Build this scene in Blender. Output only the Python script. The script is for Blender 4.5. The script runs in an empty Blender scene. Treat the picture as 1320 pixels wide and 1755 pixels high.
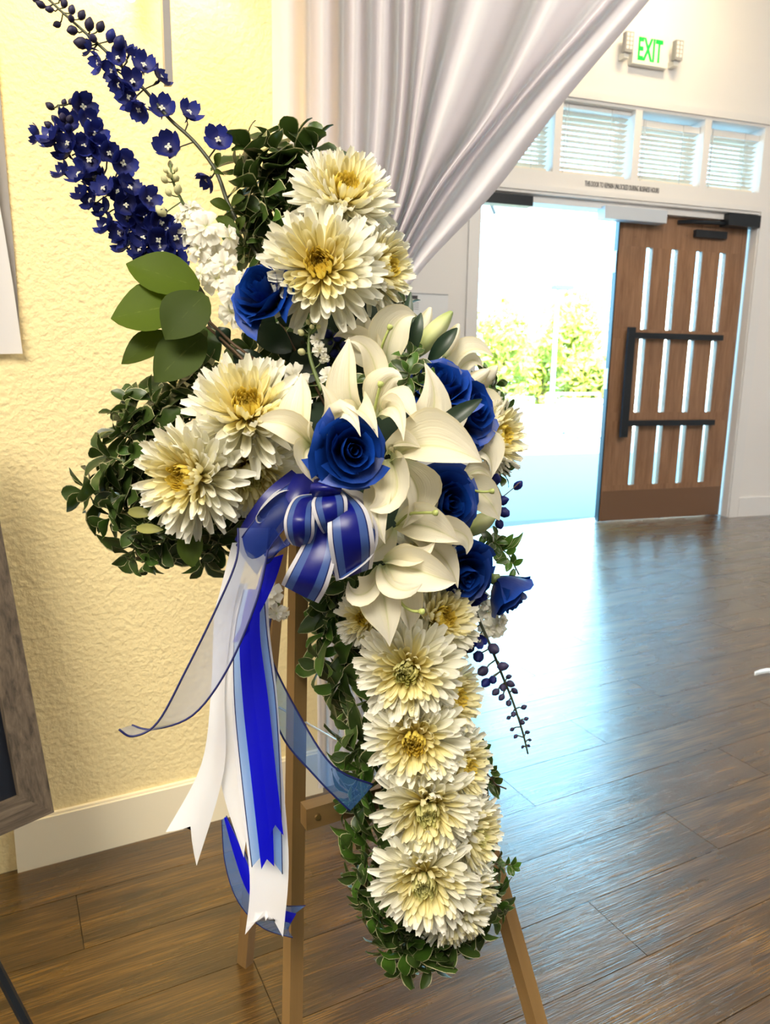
import bpy, math, random
from mathutils import Vector, Matrix
random.seed(7)
SC = bpy.context.scene
COL = SC.collection
# ------------------------------------------------------------------ camera
F, CX, CY, H = 1277.0, 660.0, 877.5, 1.25
_u = Vector((100, 6420, 1277)).normalized()
_f = Vector((0, 0, -1)); _y = (_f - _u * _f.dot(_u)).normalized(); _x = _y.cross(_u)
R = Matrix((_x, _y, _u))
CAM = Vector((0, 0, H))
cam_d = bpy.data.cameras.new('camera'); cam = bpy.data.objects.new('camera', cam_d); COL.objects.link(cam)
cam.matrix_world = Matrix.Translation(CAM) @ R.to_4x4()
cam_d.sensor_fit = 'VERTICAL'; cam_d.sensor_height = 36.0; cam_d.sensor_width = 36.0
cam_d.lens = 36.0 * F / 1755.0
cam_d.clip_start = 0.02; cam_d.clip_end = 300
cam_d.dof.use_dof = True; cam_d.dof.focus_distance = 0.88; cam_d.dof.aperture_fstop = 11.0
SC.camera = cam
# ------------------------------------------------------------------ world, sun, lamps, exposure
W_ANG = math.radians(18.0)
WS = Vector((math.cos(W_ANG), math.sin(W_ANG), 0)); WN = Vector((-WS.y, WS.x, 0)); WO = Vector((2.969, 6.303, 0))
def wl(s, z, n=0.0):                     # point on / in front of the entrance wall (n > 0 is outdoors)
    return WO + WS * s + WN * n + Vector((0, 0, z))
world = bpy.data.worlds.new('world'); SC.world = world; world.use_nodes = True
bg = world.node_tree.nodes['Background']; bg.inputs[0].default_value = (0.31, 0.71, 1.0, 1); bg.inputs[1].default_value = 11.5
def add_light(name, kind, loc, energy, color, target=None, size=1.0, size_y=None):
    l = bpy.data.lights.new(name, kind); l.energy = energy; l.color = color
    o = bpy.data.objects.new(name, l); COL.objects.link(o); o.location = loc
    if kind == 'AREA':
        l.size = size
        if size_y: l.shape = 'RECTANGLE'; l.size_y = size_y
    elif kind == 'POINT': l.shadow_soft_size = size
    if target is not None:
        o.rotation_euler = (Vector(target) - Vector(loc)).to_track_quat('-Z', 'Y').to_euler()
    return o
sun = add_light('sun', 'SUN', (0, 0, 9), 30.0, (1.0, 0.92, 0.78)); sun.data.angle = 0.01
_sd = (WN * 0.75 + WS * 0.35 + Vector((0, 0, -0.78)))
sun.rotation_euler = _sd.to_track_quat('-Z', 'Y').to_euler()
add_light('front_fill_light', 'AREA', (-0.9, -1.6, 3.9), 168, (1.0, 0.93, 0.80), (0, 0.9, 1.0), 2.2, 1.4)  # added fill from behind the viewer, not a known fixture
add_light('hall_fill_light', 'AREA', (2.6, 1.6, 3.95), 110, (1.0, 0.93, 0.84), (2.8, 3.0, 0), 2.4, 2.4)  # added general fill for the entrance end, no known lamp there
add_light('entrance_downlight', 'AREA', wl(-1.3, 4.1, -0.75), 11, (1.0, 0.76, 0.42), wl(-1.1, 2.6, 0.1), 0.5, 0.3)
SC.view_settings.view_transform = 'Standard'; SC.view_settings.look = 'None'
SC.view_settings.exposure = 0.55; SC.view_settings.gamma = 1.0; SC.view_settings.use_curve_mapping = False
# ------------------------------------------------------------------ helpers
def ray(x, y): return R @ Vector(((x - CX) / F, -(y - CY) / F, -1.0))
def P(x, y, d): return CAM + ray(x, y) * d           # the point the photo shows at pixel x, y, d metres deep
def fl(x, y, z=0.0):
    r = ray(x, y); return CAM + r * ((z - H) / r.z)
def plane_pt(x, y, o, n):
    r = ray(x, y); return CAM + r * ((o - CAM).dot(n) / r.dot(n))
def cv(v): return (R @ Vector(v)).normalized()        # direction given relative to the viewer
def lerp(a, b, t): return a + (b - a) * t
def rnd(a, b): return random.uniform(a, b)
def mesh(name, v, f, m=None, uv=None, smooth=True):
    me = bpy.data.meshes.new(name); me.from_pydata([tuple(p) for p in v], [], f)
    if uv:
        l = me.uv_layers.new(name='UVMap').data
        for i, lp in enumerate(me.loops): l[i].uv = uv[lp.vertex_index]
    if smooth: me.polygons.foreach_set('use_smooth', [True] * len(me.polygons))
    if m: me.materials.append(m)
    me.update(); return me
def obj(name, me, parent=None, mtx=None):
    o = bpy.data.objects.new(name, me); COL.objects.link(o)
    if parent: o.parent = parent
    if mtx is not None: o.matrix_basis = mtx
    return o
def tag(o, label=None, cat=None, group=None, kind=None):
    if label: o['label'] = label
    if cat: o['category'] = cat
    if group: o['group'] = group
    if kind: o['kind'] = kind
    return o
def thing(name, label, cat, loc=(0, 0, 0), group=None, mtx=None):
    o = bpy.data.objects.new(name, None); COL.objects.link(o); o.empty_display_size = 0.02
    o.matrix_basis = mtx if mtx is not None else Matrix.Translation(Vector(loc))
    return tag(o, label, cat, group)
def local(o, pts):                                     # world points into the frame of a thing
    inv = o.matrix_basis.inverted(); return [inv @ Vector(p) for p in pts]
class MB:
    def __init__(s): s.v = []; s.f = []; s.uv = []
    def grid(s, rows, uvs=None, closed=False):
        b = len(s.v); n = len(rows[0])
        for i, r in enumerate(rows):
            for j, p in enumerate(r):
                s.v.append(Vector(p)); s.uv.append(uvs[i][j] if uvs else (j / max(1, n - 1), i / max(1, len(rows) - 1)))
        for i in range(len(rows) - 1):
            for j in range(n if closed else n - 1):
                k = (j + 1) % n
                s.f.append((b + i * n + j, b + i * n + k, b + (i + 1) * n + k, b + (i + 1) * n + j))
        return s
    def box(s, c, dx, dy, dz, ax=None):
        b = len(s.v); c = Vector(c); X, Y, Z = ax or (Vector((1, 0, 0)), Vector((0, 1, 0)), Vector((0, 0, 1)))
        for i in (-1, 1):
            for j in (-1, 1):
                for k in (-1, 1): s.v.append(c + X * (i * dx / 2) + Y * (j * dy / 2) + Z * (k * dz / 2)); s.uv.append((0, 0))
        for q in ((0, 1, 3, 2), (4, 6, 7, 5), (0, 4, 5, 1), (2, 3, 7, 6), (0, 2, 6, 4), (1, 5, 7, 3)): s.f.append(tuple(b + a for a in q))
        return s
    def tube(s, pts, r, n=6, cap=True):
        pts = [Vector(p) for p in pts]; rows = []
        for i, p in enumerate(pts):
            t = (pts[min(i + 1, len(pts) - 1)] - pts[max(i - 1, 0)]).normalized()
            a = t.orthogonal().normalized() if i == 0 else (a - t * a.dot(t)).normalized()
            b = t.cross(a); rr = r[i] if isinstance(r, (list, tuple)) else r
            rows.append([p + (a * math.cos(2 * math.pi * k / n) + b * math.sin(2 * math.pi * k / n)) * rr for k in range(n)])
        b0 = len(s.v); s.grid(rows, closed=True)
        if cap:
            s.f.append(tuple(b0 + k for k in range(n))[::-1]); e = b0 + (len(rows) - 1) * n
            s.f.append(tuple(e + k for k in range(n)))
        return s
    def prism(s, pts, d):                              # polygon extruded by vector d
        b = len(s.v); n = len(pts); d = Vector(d)
        for p in pts: s.v.append(Vector(p)); s.uv.append((0, 0))
        for p in pts: s.v.append(Vector(p) + d); s.uv.append((0, 0))
        s.f.append(tuple(b + i for i in range(n))); s.f.append(tuple(b + n + i for i in range(n))[::-1])
        for i in range(n): s.f.append((b + i, b + n + i, b + n + (i + 1) % n, b + (i + 1) % n))
        return s
    def mesh(s, name, m, smooth=False): return mesh(name, s.v, s.f, m, s.uv, smooth)
    def build(s, name, m, parent=None, smooth=False):
        if parent: s.v = local(parent, s.v)
        return obj(name, s.mesh(name, m, smooth), parent)
def catmull(pts, n):
    out = []; L = len(pts)
    def at(i): return pts[max(0, min(L - 1, i))]
    for i in range(L - 1):
        a, b, c, d = at(i - 1), at(i), at(i + 1), at(i + 2)
        for k in range(n):
            t = k / n
            out.append([0.5 * (2 * b[q] + (c[q] - a[q]) * t + (2 * a[q] - 5 * b[q] + 4 * c[q] - d[q]) * t * t + (3 * b[q] - a[q] - 3 * c[q] + d[q]) * t ** 3) for q in range(len(b))])
    out.append(list(pts[-1])); return out
def bez(a, b, c, d, t):
    s = 1 - t; return a * s ** 3 + b * (3 * s * s * t) + c * (3 * s * t * t) + d * t ** 3
def frame(loc, z, spin=0.0, scale=1.0):
    z = Vector(z).normalized(); x = z.orthogonal().normalized(); y = z.cross(x)
    m = Matrix((x, y, z)).transposed().to_4x4()
    return Matrix.Translation(loc) @ m @ Matrix.Rotation(spin, 4, 'Z') @ Matrix.Scale(scale, 4)
# ------------------------------------------------------------------ materials
class NT:
    def __init__(s, m): s.t = m.node_tree; s.n = s.t.nodes; s.l = s.t.links
    def new(s, k, **kw):
        o = s.n.new(k)
        for a, b in kw.items(): setattr(o, a, b)
        return o
    def link(s, a, b): s.l.new(a, b)
    def ramp(s, fac, stops, interp='LINEAR'):
        r = s.n.new('ShaderNodeValToRGB'); r.color_ramp.interpolation = interp; e = r.color_ramp.elements
        while len(e) < len(stops): e.new(0.5)
        for q, (p, c) in zip(e, stops): q.position = p; q.color = (*c, 1) if len(c) == 3 else c
        s.link(fac, r.inputs[0]); return r.outputs[0]
def mat(name, c, rough=0.5, metal=0.0, spec=0.5, emit=None, es=0.0):
    m = bpy.data.materials.new(name); m.use_nodes = True; b = m.node_tree.nodes['Principled BSDF']
    b.inputs['Base Color'].default_value = (*c, 1); b.inputs['Roughness'].default_value = rough
    b.inputs['Metallic'].default_value = metal; b.inputs['Specular IOR Level'].default_value = spec
    if emit: b.inputs['Emission Color'].default_value = (*emit, 1); b.inputs['Emission Strength'].default_value = es
    return m
def bsdf(m): return m.node_tree.nodes['Principled BSDF']
def thin(name, c, trans=0.3, rough=0.5, spec=0.3, tc=None, vary=0.12, ramp=None, axis=1, noise=None):
    """leaf / petal: a sheet that also lets light through; ramp runs along the UV axis, objects vary a little"""
    m = mat(name, c, rough, spec=spec); t = NT(m); b = bsdf(m); out = t.n['Material Output']
    uv = t.new('ShaderNodeUVMap'); sx = t.new('ShaderNodeSeparateXYZ'); t.link(uv.outputs[0], sx.inputs[0])
    if ramp: colr = t.ramp(sx.outputs[axis], ramp)
    else:
        rg = t.new('ShaderNodeRGB'); rg.outputs[0].default_value = (*c, 1); colr = rg.outputs[0]
    oi = t.new('ShaderNodeObjectInfo'); mr = t.new('ShaderNodeMapRange'); t.link(oi.outputs['Random'], mr.inputs[0])
    mr.inputs[3].default_value = 1 - vary; mr.inputs[4].default_value = 1 + vary
    hs = t.new('ShaderNodeHueSaturation'); t.link(colr, hs.inputs['Color']); t.link(mr.outputs[0], hs.inputs['Value'])
    t.link(hs.outputs[0], b.inputs['Base Color'])
    tr = t.new('ShaderNodeBsdfTranslucent')
    if tc: tr.inputs[0].default_value = (*tc, 1)
    else: t.link(hs.outputs[0], tr.inputs[0])
    mx = t.new('ShaderNodeMixShader'); mx.inputs[0].default_value = trans
    t.link(b.outputs[0], mx.inputs[1]); t.link(tr.outputs[0], mx.inputs[2]); t.link(mx.outputs[0], out.inputs[0])
    return m
def bump(m, scale, strength, dist=0.005, coord='Object', stretch=(1, 1, 1), detail=4.0):
    t = NT(m); tc = t.new('ShaderNodeTexCoord'); mp = t.new('ShaderNodeMapping'); mp.inputs['Scale'].default_value = stretch
    t.link(tc.outputs[coord], mp.inputs[0]); nz = t.new('ShaderNodeTexNoise'); nz.inputs['Scale'].default_value = scale
    nz.inputs['Detail'].default_value = detail; t.link(mp.outputs[0], nz.inputs[0])
    bp = t.new('ShaderNodeBump'); bp.inputs['Strength'].default_value = strength; bp.inputs['Distance'].default_value = dist
    t.link(nz.outputs[0], bp.inputs['Height']); t.link(bp.outputs[0], bsdf(m).inputs['Normal']); return m
def wood(name, dark, light, scale=6.0, stretch=(1, 14, 14), rough=0.5, vary=True, bstr=0.15):
    m = mat(name, light, rough); t = NT(m); tc = t.new('ShaderNodeTexCoord'); mp = t.new('ShaderNodeMapping')
    mp.inputs['Scale'].default_value = stretch; t.link(tc.outputs['Object'], mp.inputs[0])
    oi = t.new('ShaderNodeObjectInfo'); ml = t.new('ShaderNodeMath', operation='MULTIPLY'); ml.inputs[1].default_value = 37.0
    t.link(oi.outputs['Random'], ml.inputs[0])
    nz = t.new('ShaderNodeTexNoise', noise_dimensions='4D'); nz.inputs['Scale'].default_value = scale; nz.inputs['Detail'].default_value = 8
    nz.inputs['Roughness'].default_value = 0.65; nz.inputs['Distortion'].default_value = 0.6
    t.link(mp.outputs[0], nz.inputs[0])
    if vary: t.link(ml.outputs[0], nz.inputs['W'])
    c = t.ramp(nz.outputs[0], [(0.32, dark), (0.68, light)])
    t.link(c, bsdf(m).inputs['Base Color'])
    bp = t.new('ShaderNodeBump'); bp.inputs['Strength'].default_value = bstr; bp.inputs['Distance'].default_value = 0.002
    t.link(nz.outputs[0], bp.inputs['Height']); t.link(bp.outputs[0], bsdf(m).inputs['Normal'])
    return m
M = {}
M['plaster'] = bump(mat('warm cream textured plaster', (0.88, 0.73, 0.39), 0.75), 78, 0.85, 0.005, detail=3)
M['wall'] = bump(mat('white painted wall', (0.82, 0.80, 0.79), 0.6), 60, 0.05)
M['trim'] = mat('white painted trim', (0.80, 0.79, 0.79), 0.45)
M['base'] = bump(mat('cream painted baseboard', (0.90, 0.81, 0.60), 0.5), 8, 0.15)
M['ceil'] = mat('white ceiling', (0.85, 0.84, 0.82), 0.8)
M['seam'] = mat('dark floor seam', (0.03, 0.02, 0.015), 0.7)
M['door'] = wood('oak door', (0.20, 0.098, 0.047), (0.37, 0.205, 0.115), 3.0, (9, 9, 0.9), 0.45)
M['kick'] = mat('bronze kick plate', (0.22, 0.12, 0.07), 0.35, 0.3)
M['black'] = mat('black metal', (0.012, 0.016, 0.022), 0.35, 0.2)
M['glass'] = mat('glass', (0.95, 0.98, 1.0), 0.03); bsdf(M['glass']).inputs['Transmission Weight'].default_value = 1.0; bsdf(M['glass']).inputs['IOR'].default_value = 1.1
M['slat'] = thin('white blind slat', (0.92, 0.86, 0.78), 0.45, tc=(0.95, 0.80, 0.66), vary=0.03)
M['cord'] = mat('blind cord', (0.6, 0.6, 0.6), 0.7)
M['closer'] = mat('grey painted steel', (0.55, 0.60, 0.68), 0.4)
M['signbox'] = mat('off-white plastic', (0.82, 0.82, 0.78), 0.4)
M['exit'] = mat('lit green letters', (0.0, 0.12, 0.02), 0.5, emit=(0.0, 1.0, 0.06), es=0.75)
M['lampgrey'] = mat('grey lamp head', (0.35, 0.35, 0.36), 0.4)
M['ink'] = mat('dark ink', (0.05, 0.05, 0.06), 0.6)
M['paper'] = mat('white paper', (0.80, 0.82, 0.85), 0.6)
M['greyink'] = mat('grey ink', (0.4, 0.42, 0.46), 0.6)
M['easel'] = wood('pale pine', (0.16, 0.085, 0.028), (0.36, 0.22, 0.080), 5.0, (1, 1, 0.07), 0.45)
M['barn'] = wood('weathered grey-brown wood, upright grain', (0.030, 0.021, 0.013), (0.15, 0.112, 0.075), 4.0, (26, 26, 2.2), 0.65, bstr=.5)
M['barnh'] = wood('weathered grey-brown wood, level grain', (0.030, 0.021, 0.013), (0.15, 0.112, 0.075), 4.0, (3, 3, 30), 0.65, bstr=.5)
M['canvas'] = mat('near-black picture', (0.006, 0.008, 0.014), 0.3)
M['cloth'] = thin('white cloth', (0.80, 0.78, 0.78), 0.25, 0.8, vary=0)
M['greysheet'] = mat('grey sheet', (0.30, 0.28, 0.265), 0.7)  # serves the cloth's painted shadow sheet and the sconce bar
M['steel'] = mat('thin steel wire', (0.35, 0.35, 0.34), 0.3, 0.9)
M['screw'] = mat('brass screw', (0.35, 0.22, 0.08), 0.35, 0.8)
M['concrete'] = bump(mat('grey asphalt', (0.115, 0.125, 0.125), 0.85), 10, 0.1)
M['lawn'] = mat('dry lawn', (0.5, 0.5, 0.25), 0.9)
M['bark'] = mat('bark', (0.2, 0.13, 0.08), 0.9)
M['treeleaf'] = thin('yellow-green tree leaf', (0.50, 0.52, 0.10), 0.4, vary=0.3)
M['teal'] = mat('teal lamp head', (0.05, 0.45, 0.55), 0.4)
M['pole'] = mat('pale painted pole', (0.5, 0.58, 0.62), 0.4)
M['rail'] = mat('olive painted rail', (0.45, 0.45, 0.25), 0.4)
M['stucco'] = mat('sand stucco', (0.70, 0.62, 0.48), 0.8)
M['roof'] = mat('brown roof', (0.32, 0.18, 0.12), 0.8)
# flowers
M['mum_out'] = thin('cream white petal', (0.86, 0.82, 0.66), 0.30, 0.5, ramp=[(0.0, (0.84, 0.74, 0.30)), (0.4, (0.90, 0.86, 0.62)), (1.0, (0.93, 0.92, 0.83))], vary=0.05)
M['mum_mid'] = thin('pale yellow petal', (0.86, 0.78, 0.45), 0.30, 0.5, ramp=[(0.0, (0.80, 0.60, 0.10)), (0.5, (0.90, 0.80, 0.36)), (1.0, (0.92, 0.87, 0.58))], vary=0.05)
M['mum_in'] = thin('yellow petal', (0.80, 0.62, 0.12), 0.25, 0.5, ramp=[(0.0, (0.60, 0.42, 0.03)), (1.0, (0.90, 0.74, 0.16))], vary=0.05)
M['mum_green'] = thin('greenish centre petal', (0.70, 0.70, 0.25), 0.25, 0.5, ramp=[(0.0, (0.40, 0.42, 0.06)), (1.0, (0.84, 0.80, 0.40))], vary=0.06)
M['lily'] = thin('ivory lily petal', (0.86, 0.80, 0.64), 0.28, 0.42, ramp=[(0.0, (0.62, 0.68, 0.36)), (0.22, (0.85, 0.80, 0.60)), (1.0, (0.90, 0.85, 0.72))], vary=0.04)
M['stigma'] = mat('green pistil', (0.42, 0.48, 0.14), 0.45)
M['bud'] = thin('green lily bud', (0.52, 0.58, 0.22), 0.2, 0.45, ramp=[(0.0, (0.40, 0.50, 0.12)), (0.6, (0.66, 0.68, 0.36)), (1.0, (0.30, 0.40, 0.12))])
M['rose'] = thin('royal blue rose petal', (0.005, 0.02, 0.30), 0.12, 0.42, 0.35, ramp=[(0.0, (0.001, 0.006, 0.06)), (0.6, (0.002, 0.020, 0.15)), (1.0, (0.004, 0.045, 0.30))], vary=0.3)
M['delph'] = thin('violet blue sepal', (0.02, 0.03, 0.35), 0.28, 0.5, ramp=[(0.0, (0.05, 0.05, 0.16)), (0.45, (0.012, 0.018, 0.15)), (1.0, (0.018, 0.029, 0.205))], vary=0.4)
M['delphbud'] = thin('dusky violet bud', (0.035, 0.030, 0.075), 0.15, 0.5, vary=0.3)
M['bee'] = thin('pale flower eye', (0.75, 0.74, 0.60), 0.3, vary=0.1)
M['stock'] = thin('white ruffled petal', (0.88, 0.85, 0.74), 0.35, 0.55, ramp=[(0.0, (0.70, 0.72, 0.35)), (0.3, (0.88, 0.85, 0.72)), (1.0, (0.90, 0.88, 0.80))], vary=0.05)
M['stockbud'] = thin('cream green bud', (0.66, 0.64, 0.34), 0.2, vary=0.2)
M['stem'] = mat('green stem', (0.10, 0.14, 0.035), 0.5)
M['darkstem'] = mat('dark stem', (0.045, 0.05, 0.025), 0.5)
M['twig'] = mat('brown twig', (0.12, 0.07, 0.035), 0.6)
M['foam'] = bump(mat('dark green wet foam', (0.012, 0.028, 0.012), 0.9), 40, 0.3)
def veins(m, sx_=60.0, strength=.35):
    t = NT(m); uv = t.new('ShaderNodeUVMap'); mp = t.new('ShaderNodeMapping'); mp.inputs['Scale'].default_value = (sx_, 2.0, 1); t.link(uv.outputs[0], mp.inputs[0])
    nz = t.new('ShaderNodeTexNoise'); nz.inputs['Scale'].default_value = 1.0; nz.inputs['Detail'].default_value = 3; t.link(mp.outputs[0], nz.inputs[0])
    bp = t.new('ShaderNodeBump'); bp.inputs['Strength'].default_value = strength; bp.inputs['Distance'].default_value = 0.002
    t.link(nz.outputs[0], bp.inputs['Height']); t.link(bp.outputs[0], bsdf(m).inputs['Normal'])
def midrib(m, c, w=.035):
    t = NT(m); hs = [n for n in t.n if n.type == 'HUE_SAT'][0]; src = hs.inputs['Color'].links[0].from_socket
    uv = t.new('ShaderNodeUVMap'); sx = t.new('ShaderNodeSeparateXYZ'); t.link(uv.outputs[0], sx.inputs[0])
    d = t.new('ShaderNodeMath', operation='SUBTRACT'); d.inputs[1].default_value = .5; t.link(sx.outputs[0], d.inputs[0]); ab = t.new('ShaderNodeMath', operation='ABSOLUTE'); t.link(d.outputs[0], ab.inputs[0])
    r = t.ramp(ab.outputs[0], [(0.0, c), (w, (.95, .94, .86)), (.16, (1, 1, 1)), (.44, (1, 1, 1)), (.5, (1.0, .97, .86))])
    mx = t.new('ShaderNodeMix', data_type='RGBA', blend_type='MULTIPLY'); mx.inputs[0].default_value = 1.0; t.link(src, mx.inputs[6]); t.link(r, mx.inputs[7]); t.link(mx.outputs[2], hs.inputs['Color'])
midrib(M['lily'], (.80, .84, .60))
veins(M['lily'], 34, .45); veins(M['mum_out'], 9, .4); veins(M['rose'], 14, .2); veins(M['stock'], 10, .3)
def leafmat(name, c1, c2, margin=None, trans=0.25, rough=0.38, back=None):
    m = thin(name, c1, trans, rough, 0.5, vary=0.3); t = NT(m); b = bsdf(m)
    hs = [n for n in t.n if n.type == 'HUE_SAT'][0]
    uv = t.new('ShaderNodeUVMap'); sx = t.new('ShaderNodeSeparateXYZ'); t.link(uv.outputs[0], sx.inputs[0])
    tc = t.new('ShaderNodeTexCoord'); nz = t.new('ShaderNodeTexNoise'); nz.inputs['Scale'].default_value = 90; t.link(tc.outputs['Object'], nz.inputs[0])
    a = t.new('ShaderNodeMath', operation='SUBTRACT'); a.inputs[1].default_value = 0.5; t.link(sx.outputs[0], a.inputs[0])
    ab = t.new('ShaderNodeMath', operation='ABSOLUTE'); t.link(a.outputs[0], ab.inputs[0])
    ad = t.new('ShaderNodeMath', operation='MULTIPLY_ADD'); t.link(nz.outputs[0], ad.inputs[0]); ad.inputs[1].default_value = 0.10; t.link(ab.outputs[0], ad.inputs[2])
    st = [(0.0, c2), (0.06, c1), (0.50, c1)]
    if margin: st += [(0.515, margin), (1.0, margin)]
    c = t.ramp(ad.outputs[0], st); 
    t.link(c, hs.inputs['Color']); return m
M['pitto'] = leafmat('dark green leaf with cream margin', (0.042, 0.078, 0.014), (0.11, 0.15, 0.04), (0.55, 0.52, 0.30), 0.22)
M['pittob'] = leafmat('bright green leaf with cream margin', (0.060, 0.14, 0.016), (0.12, 0.19, 0.05), (0.55, 0.55, 0.30), 0.3)
M['euc'] = leafmat('olive green leaf', (0.040, 0.064, 0.006), (0.12, 0.15, 0.03), None, 0.25, 0.62)
M['euc_backlit'] = leafmat('olive leaf with painted backlight', (0.062, 0.098, 0.004), (0.19, 0.23, 0.04), None, 0.35, 0.6)  # brighter copy of the olive leaf, backlight put into its colour
M['darkleaf'] = leafmat('deep green leaf', (0.020, 0.045, 0.022), (0.06, 0.10, 0.04), None, 0.15, 0.4)
M['ylleaf'] = leafmat('yellowing leaf', (0.26, 0.26, 0.07), (0.35, 0.34, 0.12), None, 0.3, 0.5)
for k_ in ('euc', 'euc_backlit'): bsdf(M[k_]).inputs['Specular IOR Level'].default_value = 0.2
# ribbon
M['satin'] = thin('white satin ribbon', (0.94, 0.93, 0.95), 0.35, 0.35, 0.5, vary=0.02)
M['royal'] = thin('royal blue satin with painted backlight', (0.003, 0.004, 0.62), 0.40, 0.3, 0.5, vary=0.02)  # brighter copy of the bow's blue, with the streamers' backlight in the colour
def sheer(name, c, alpha, tcol):
    m = thin(name, c, 0.45, 0.4, 0.4, vary=0); t = NT(m); out = t.n['Material Output']; src = out.inputs[0].links[0].from_socket
    tr = t.new('ShaderNodeBsdfTransparent'); tr.inputs[0].default_value = (*tcol, 1); mx = t.new('ShaderNodeMixShader'); mx.inputs[0].default_value = alpha
    t.link(tr.outputs[0], mx.inputs[1]); t.link(src, mx.inputs[2]); t.link(mx.outputs[0], out.inputs[0]); return m
M['sheer'] = sheer('sheer blue organza', (0.10, 0.30, 0.85), 0.38, (0.62, 0.80, 1.0))  # blue brightened to hold the backlight on the streamers
M['sheerwhite'] = sheer('sheer grey-white organza', (0.50, 0.53, 0.62), 0.50, (0.88, 0.90, 0.98))
M['bowroyal'] = thin('deep blue satin', (0.003, 0.006, 0.16), 0.2, 0.32, 0.5, vary=0.05)  # darker copy of the ribbon blue for the bow, without the backlight
M['bowsheer'] = sheer('dark blue organza', (0.02, 0.05, 0.30), 0.55, (0.35, 0.48, 0.85))  # darker organza copy for the bow, without the streamers' backlight
M['navy'] = mat('navy wired edge', (0.006, 0.010, 0.10), 0.5)
def striped(name):
    m = thin(name, (0.8, 0.8, 0.8), 0.30, 0.32, 0.5, vary=0); t = NT(m); rmp = [(0.0, (0.86, 0.85, 0.88))]
    W_, N_, L_, B_ = (0.64, 0.63, 0.68), (0.004, 0.008, 0.09), (0.055, 0.11, 0.34), (0.003, 0.007, 0.20)  # W_ is the ribbon's white greyed to carry the bow's shade
    hs = [n for n in t.n if n.type == 'HUE_SAT'][0]; uv = t.new('ShaderNodeUVMap'); sx = t.new('ShaderNodeSeparateXYZ'); t.link(uv.outputs[0], sx.inputs[0])
    c = t.ramp(sx.outputs[0], [(0.0, W_), (0.10, N_), (0.125, L_), (0.30, B_), (0.70, L_), (0.875, N_), (0.90, W_)], 'CONSTANT'); t.link(c, hs.inputs['Color']); return m
M['striped'] = striped('white ribbon striped in blues')
# ------------------------------------------------------------------ room shell
PA, PB = fl(30, 1490), fl(335, 1410)
PD = (PB - PA).normalized(); PN = Vector((PD.y, -PD.x, 0))            # pier direction, normal towards the viewer
CEIL = 4.3
# floor: slab plus planks parallel to the pier
def room_xy(s, n): return WO + WS * s + WN * n
corners = [room_xy(-7.0, -10), room_xy(2.6, -10), room_xy(2.6, 0.32), room_xy(-7.0, 0.32)]
b = MB(); b.prism([Vector((p.x, p.y, -0.004)) for p in corners], (0, 0, -0.12))
floor = tag(b.build('floor', M['seam']), 'dark brown wood plank floor of the hall', 'floor', kind='structure')
def floor_material():
    m = mat('dark brown brushed plank', (0.1, 0.06, 0.03), 0.3, spec=0.6); t = NT(m); bs = bsdf(m)
    tc = t.new('ShaderNodeTexCoord'); oi = t.new('ShaderNodeObjectInfo'); ml = t.new('ShaderNodeMath', operation='MULTIPLY'); ml.inputs[1].default_value = 53.0
    t.link(oi.outputs['Random'], ml.inputs[0])
    def nz(stretch, scale, det, w=True, dist=0.0):
        mp = t.new('ShaderNodeMapping'); mp.inputs['Scale'].default_value = stretch; t.link(tc.outputs['Object'], mp.inputs[0])
        n = t.new('ShaderNodeTexNoise', noise_dimensions='4D'); n.inputs['Scale'].default_value = scale; n.inputs['Detail'].default_value = det
        n.inputs['Distortion'].default_value = dist
        t.link(mp.outputs[0], n.inputs[0])
        if w: t.link(ml.outputs[0], n.inputs['W'])
        return n.outputs[0]
    broad = nz((1.0, 9, 1), 3.0, 5, dist=0.8); fine = nz((3, 150, 1), 3.0, 4); wear = nz((1.5, 5, 1), 1.6, 6)
    c = t.ramp(broad, [(0.25, (0.020, 0.0085, 0.001)), (0.5, (0.072, 0.034, 0.0045)), (0.75, (0.145, 0.073, 0.012))])
    f = t.ramp(fine, [(0.36, (0.40, 0.40, 0.40)), (0.52, (0.95, 0.95, 0.95)), (0.66, (1.7, 1.65, 1.55))])
    mx = t.new('ShaderNodeMix', data_type='RGBA', blend_type='MULTIPLY'); mx.inputs[0].default_value = 1.0
    t.link(c, mx.inputs[6]); t.link(f, mx.inputs[7]); t.link(mx.outputs[2], bs.inputs['Base Color'])
    rr = t.new('ShaderNodeMapRange'); t.link(wear, rr.inputs[0]); rr.inputs[1].default_value = 0.3; rr.inputs[2].default_value = 0.7
    rr.inputs[3].default_value = 0.20; rr.inputs[4].default_value = 0.36; t.link(rr.outputs[0], bs.inputs['Roughness'])
    bs.inputs['Coat Weight'].default_value = 1.0; bs.inputs['Coat Roughness'].default_value = 0.24; bs.inputs['Coat IOR'].default_value = 1.5
    bp = t.new('ShaderNodeBump'); bp.inputs['Strength'].default_value = 0.55; bp.inputs['Distance'].default_value = 0.0014; t.link(bp.outputs[0], bs.inputs['Coat Normal'])
    t.link(fine, bp.inputs['Height']); t.link(bp.outputs[0], bs.inputs['Normal'])
    return m
M['plank'] = floor_material()
PW, PL = 0.185, 1.22
pm = MB().box((0, 0, -0.006), PL - 0.0016, PW - 0.0016, 0.012).mesh('plank', M['plank'])
def seen(p, mx=620, my=420):
    v = R.transposed() @ (p - CAM)
    if v.z > -0.15: return False
    x = CX + F * v.x / -v.z; y = CY - F * v.y / -v.z
    return -mx < x < 1320 + mx and 500 < y < 1755 + my
PT = -PN
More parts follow.
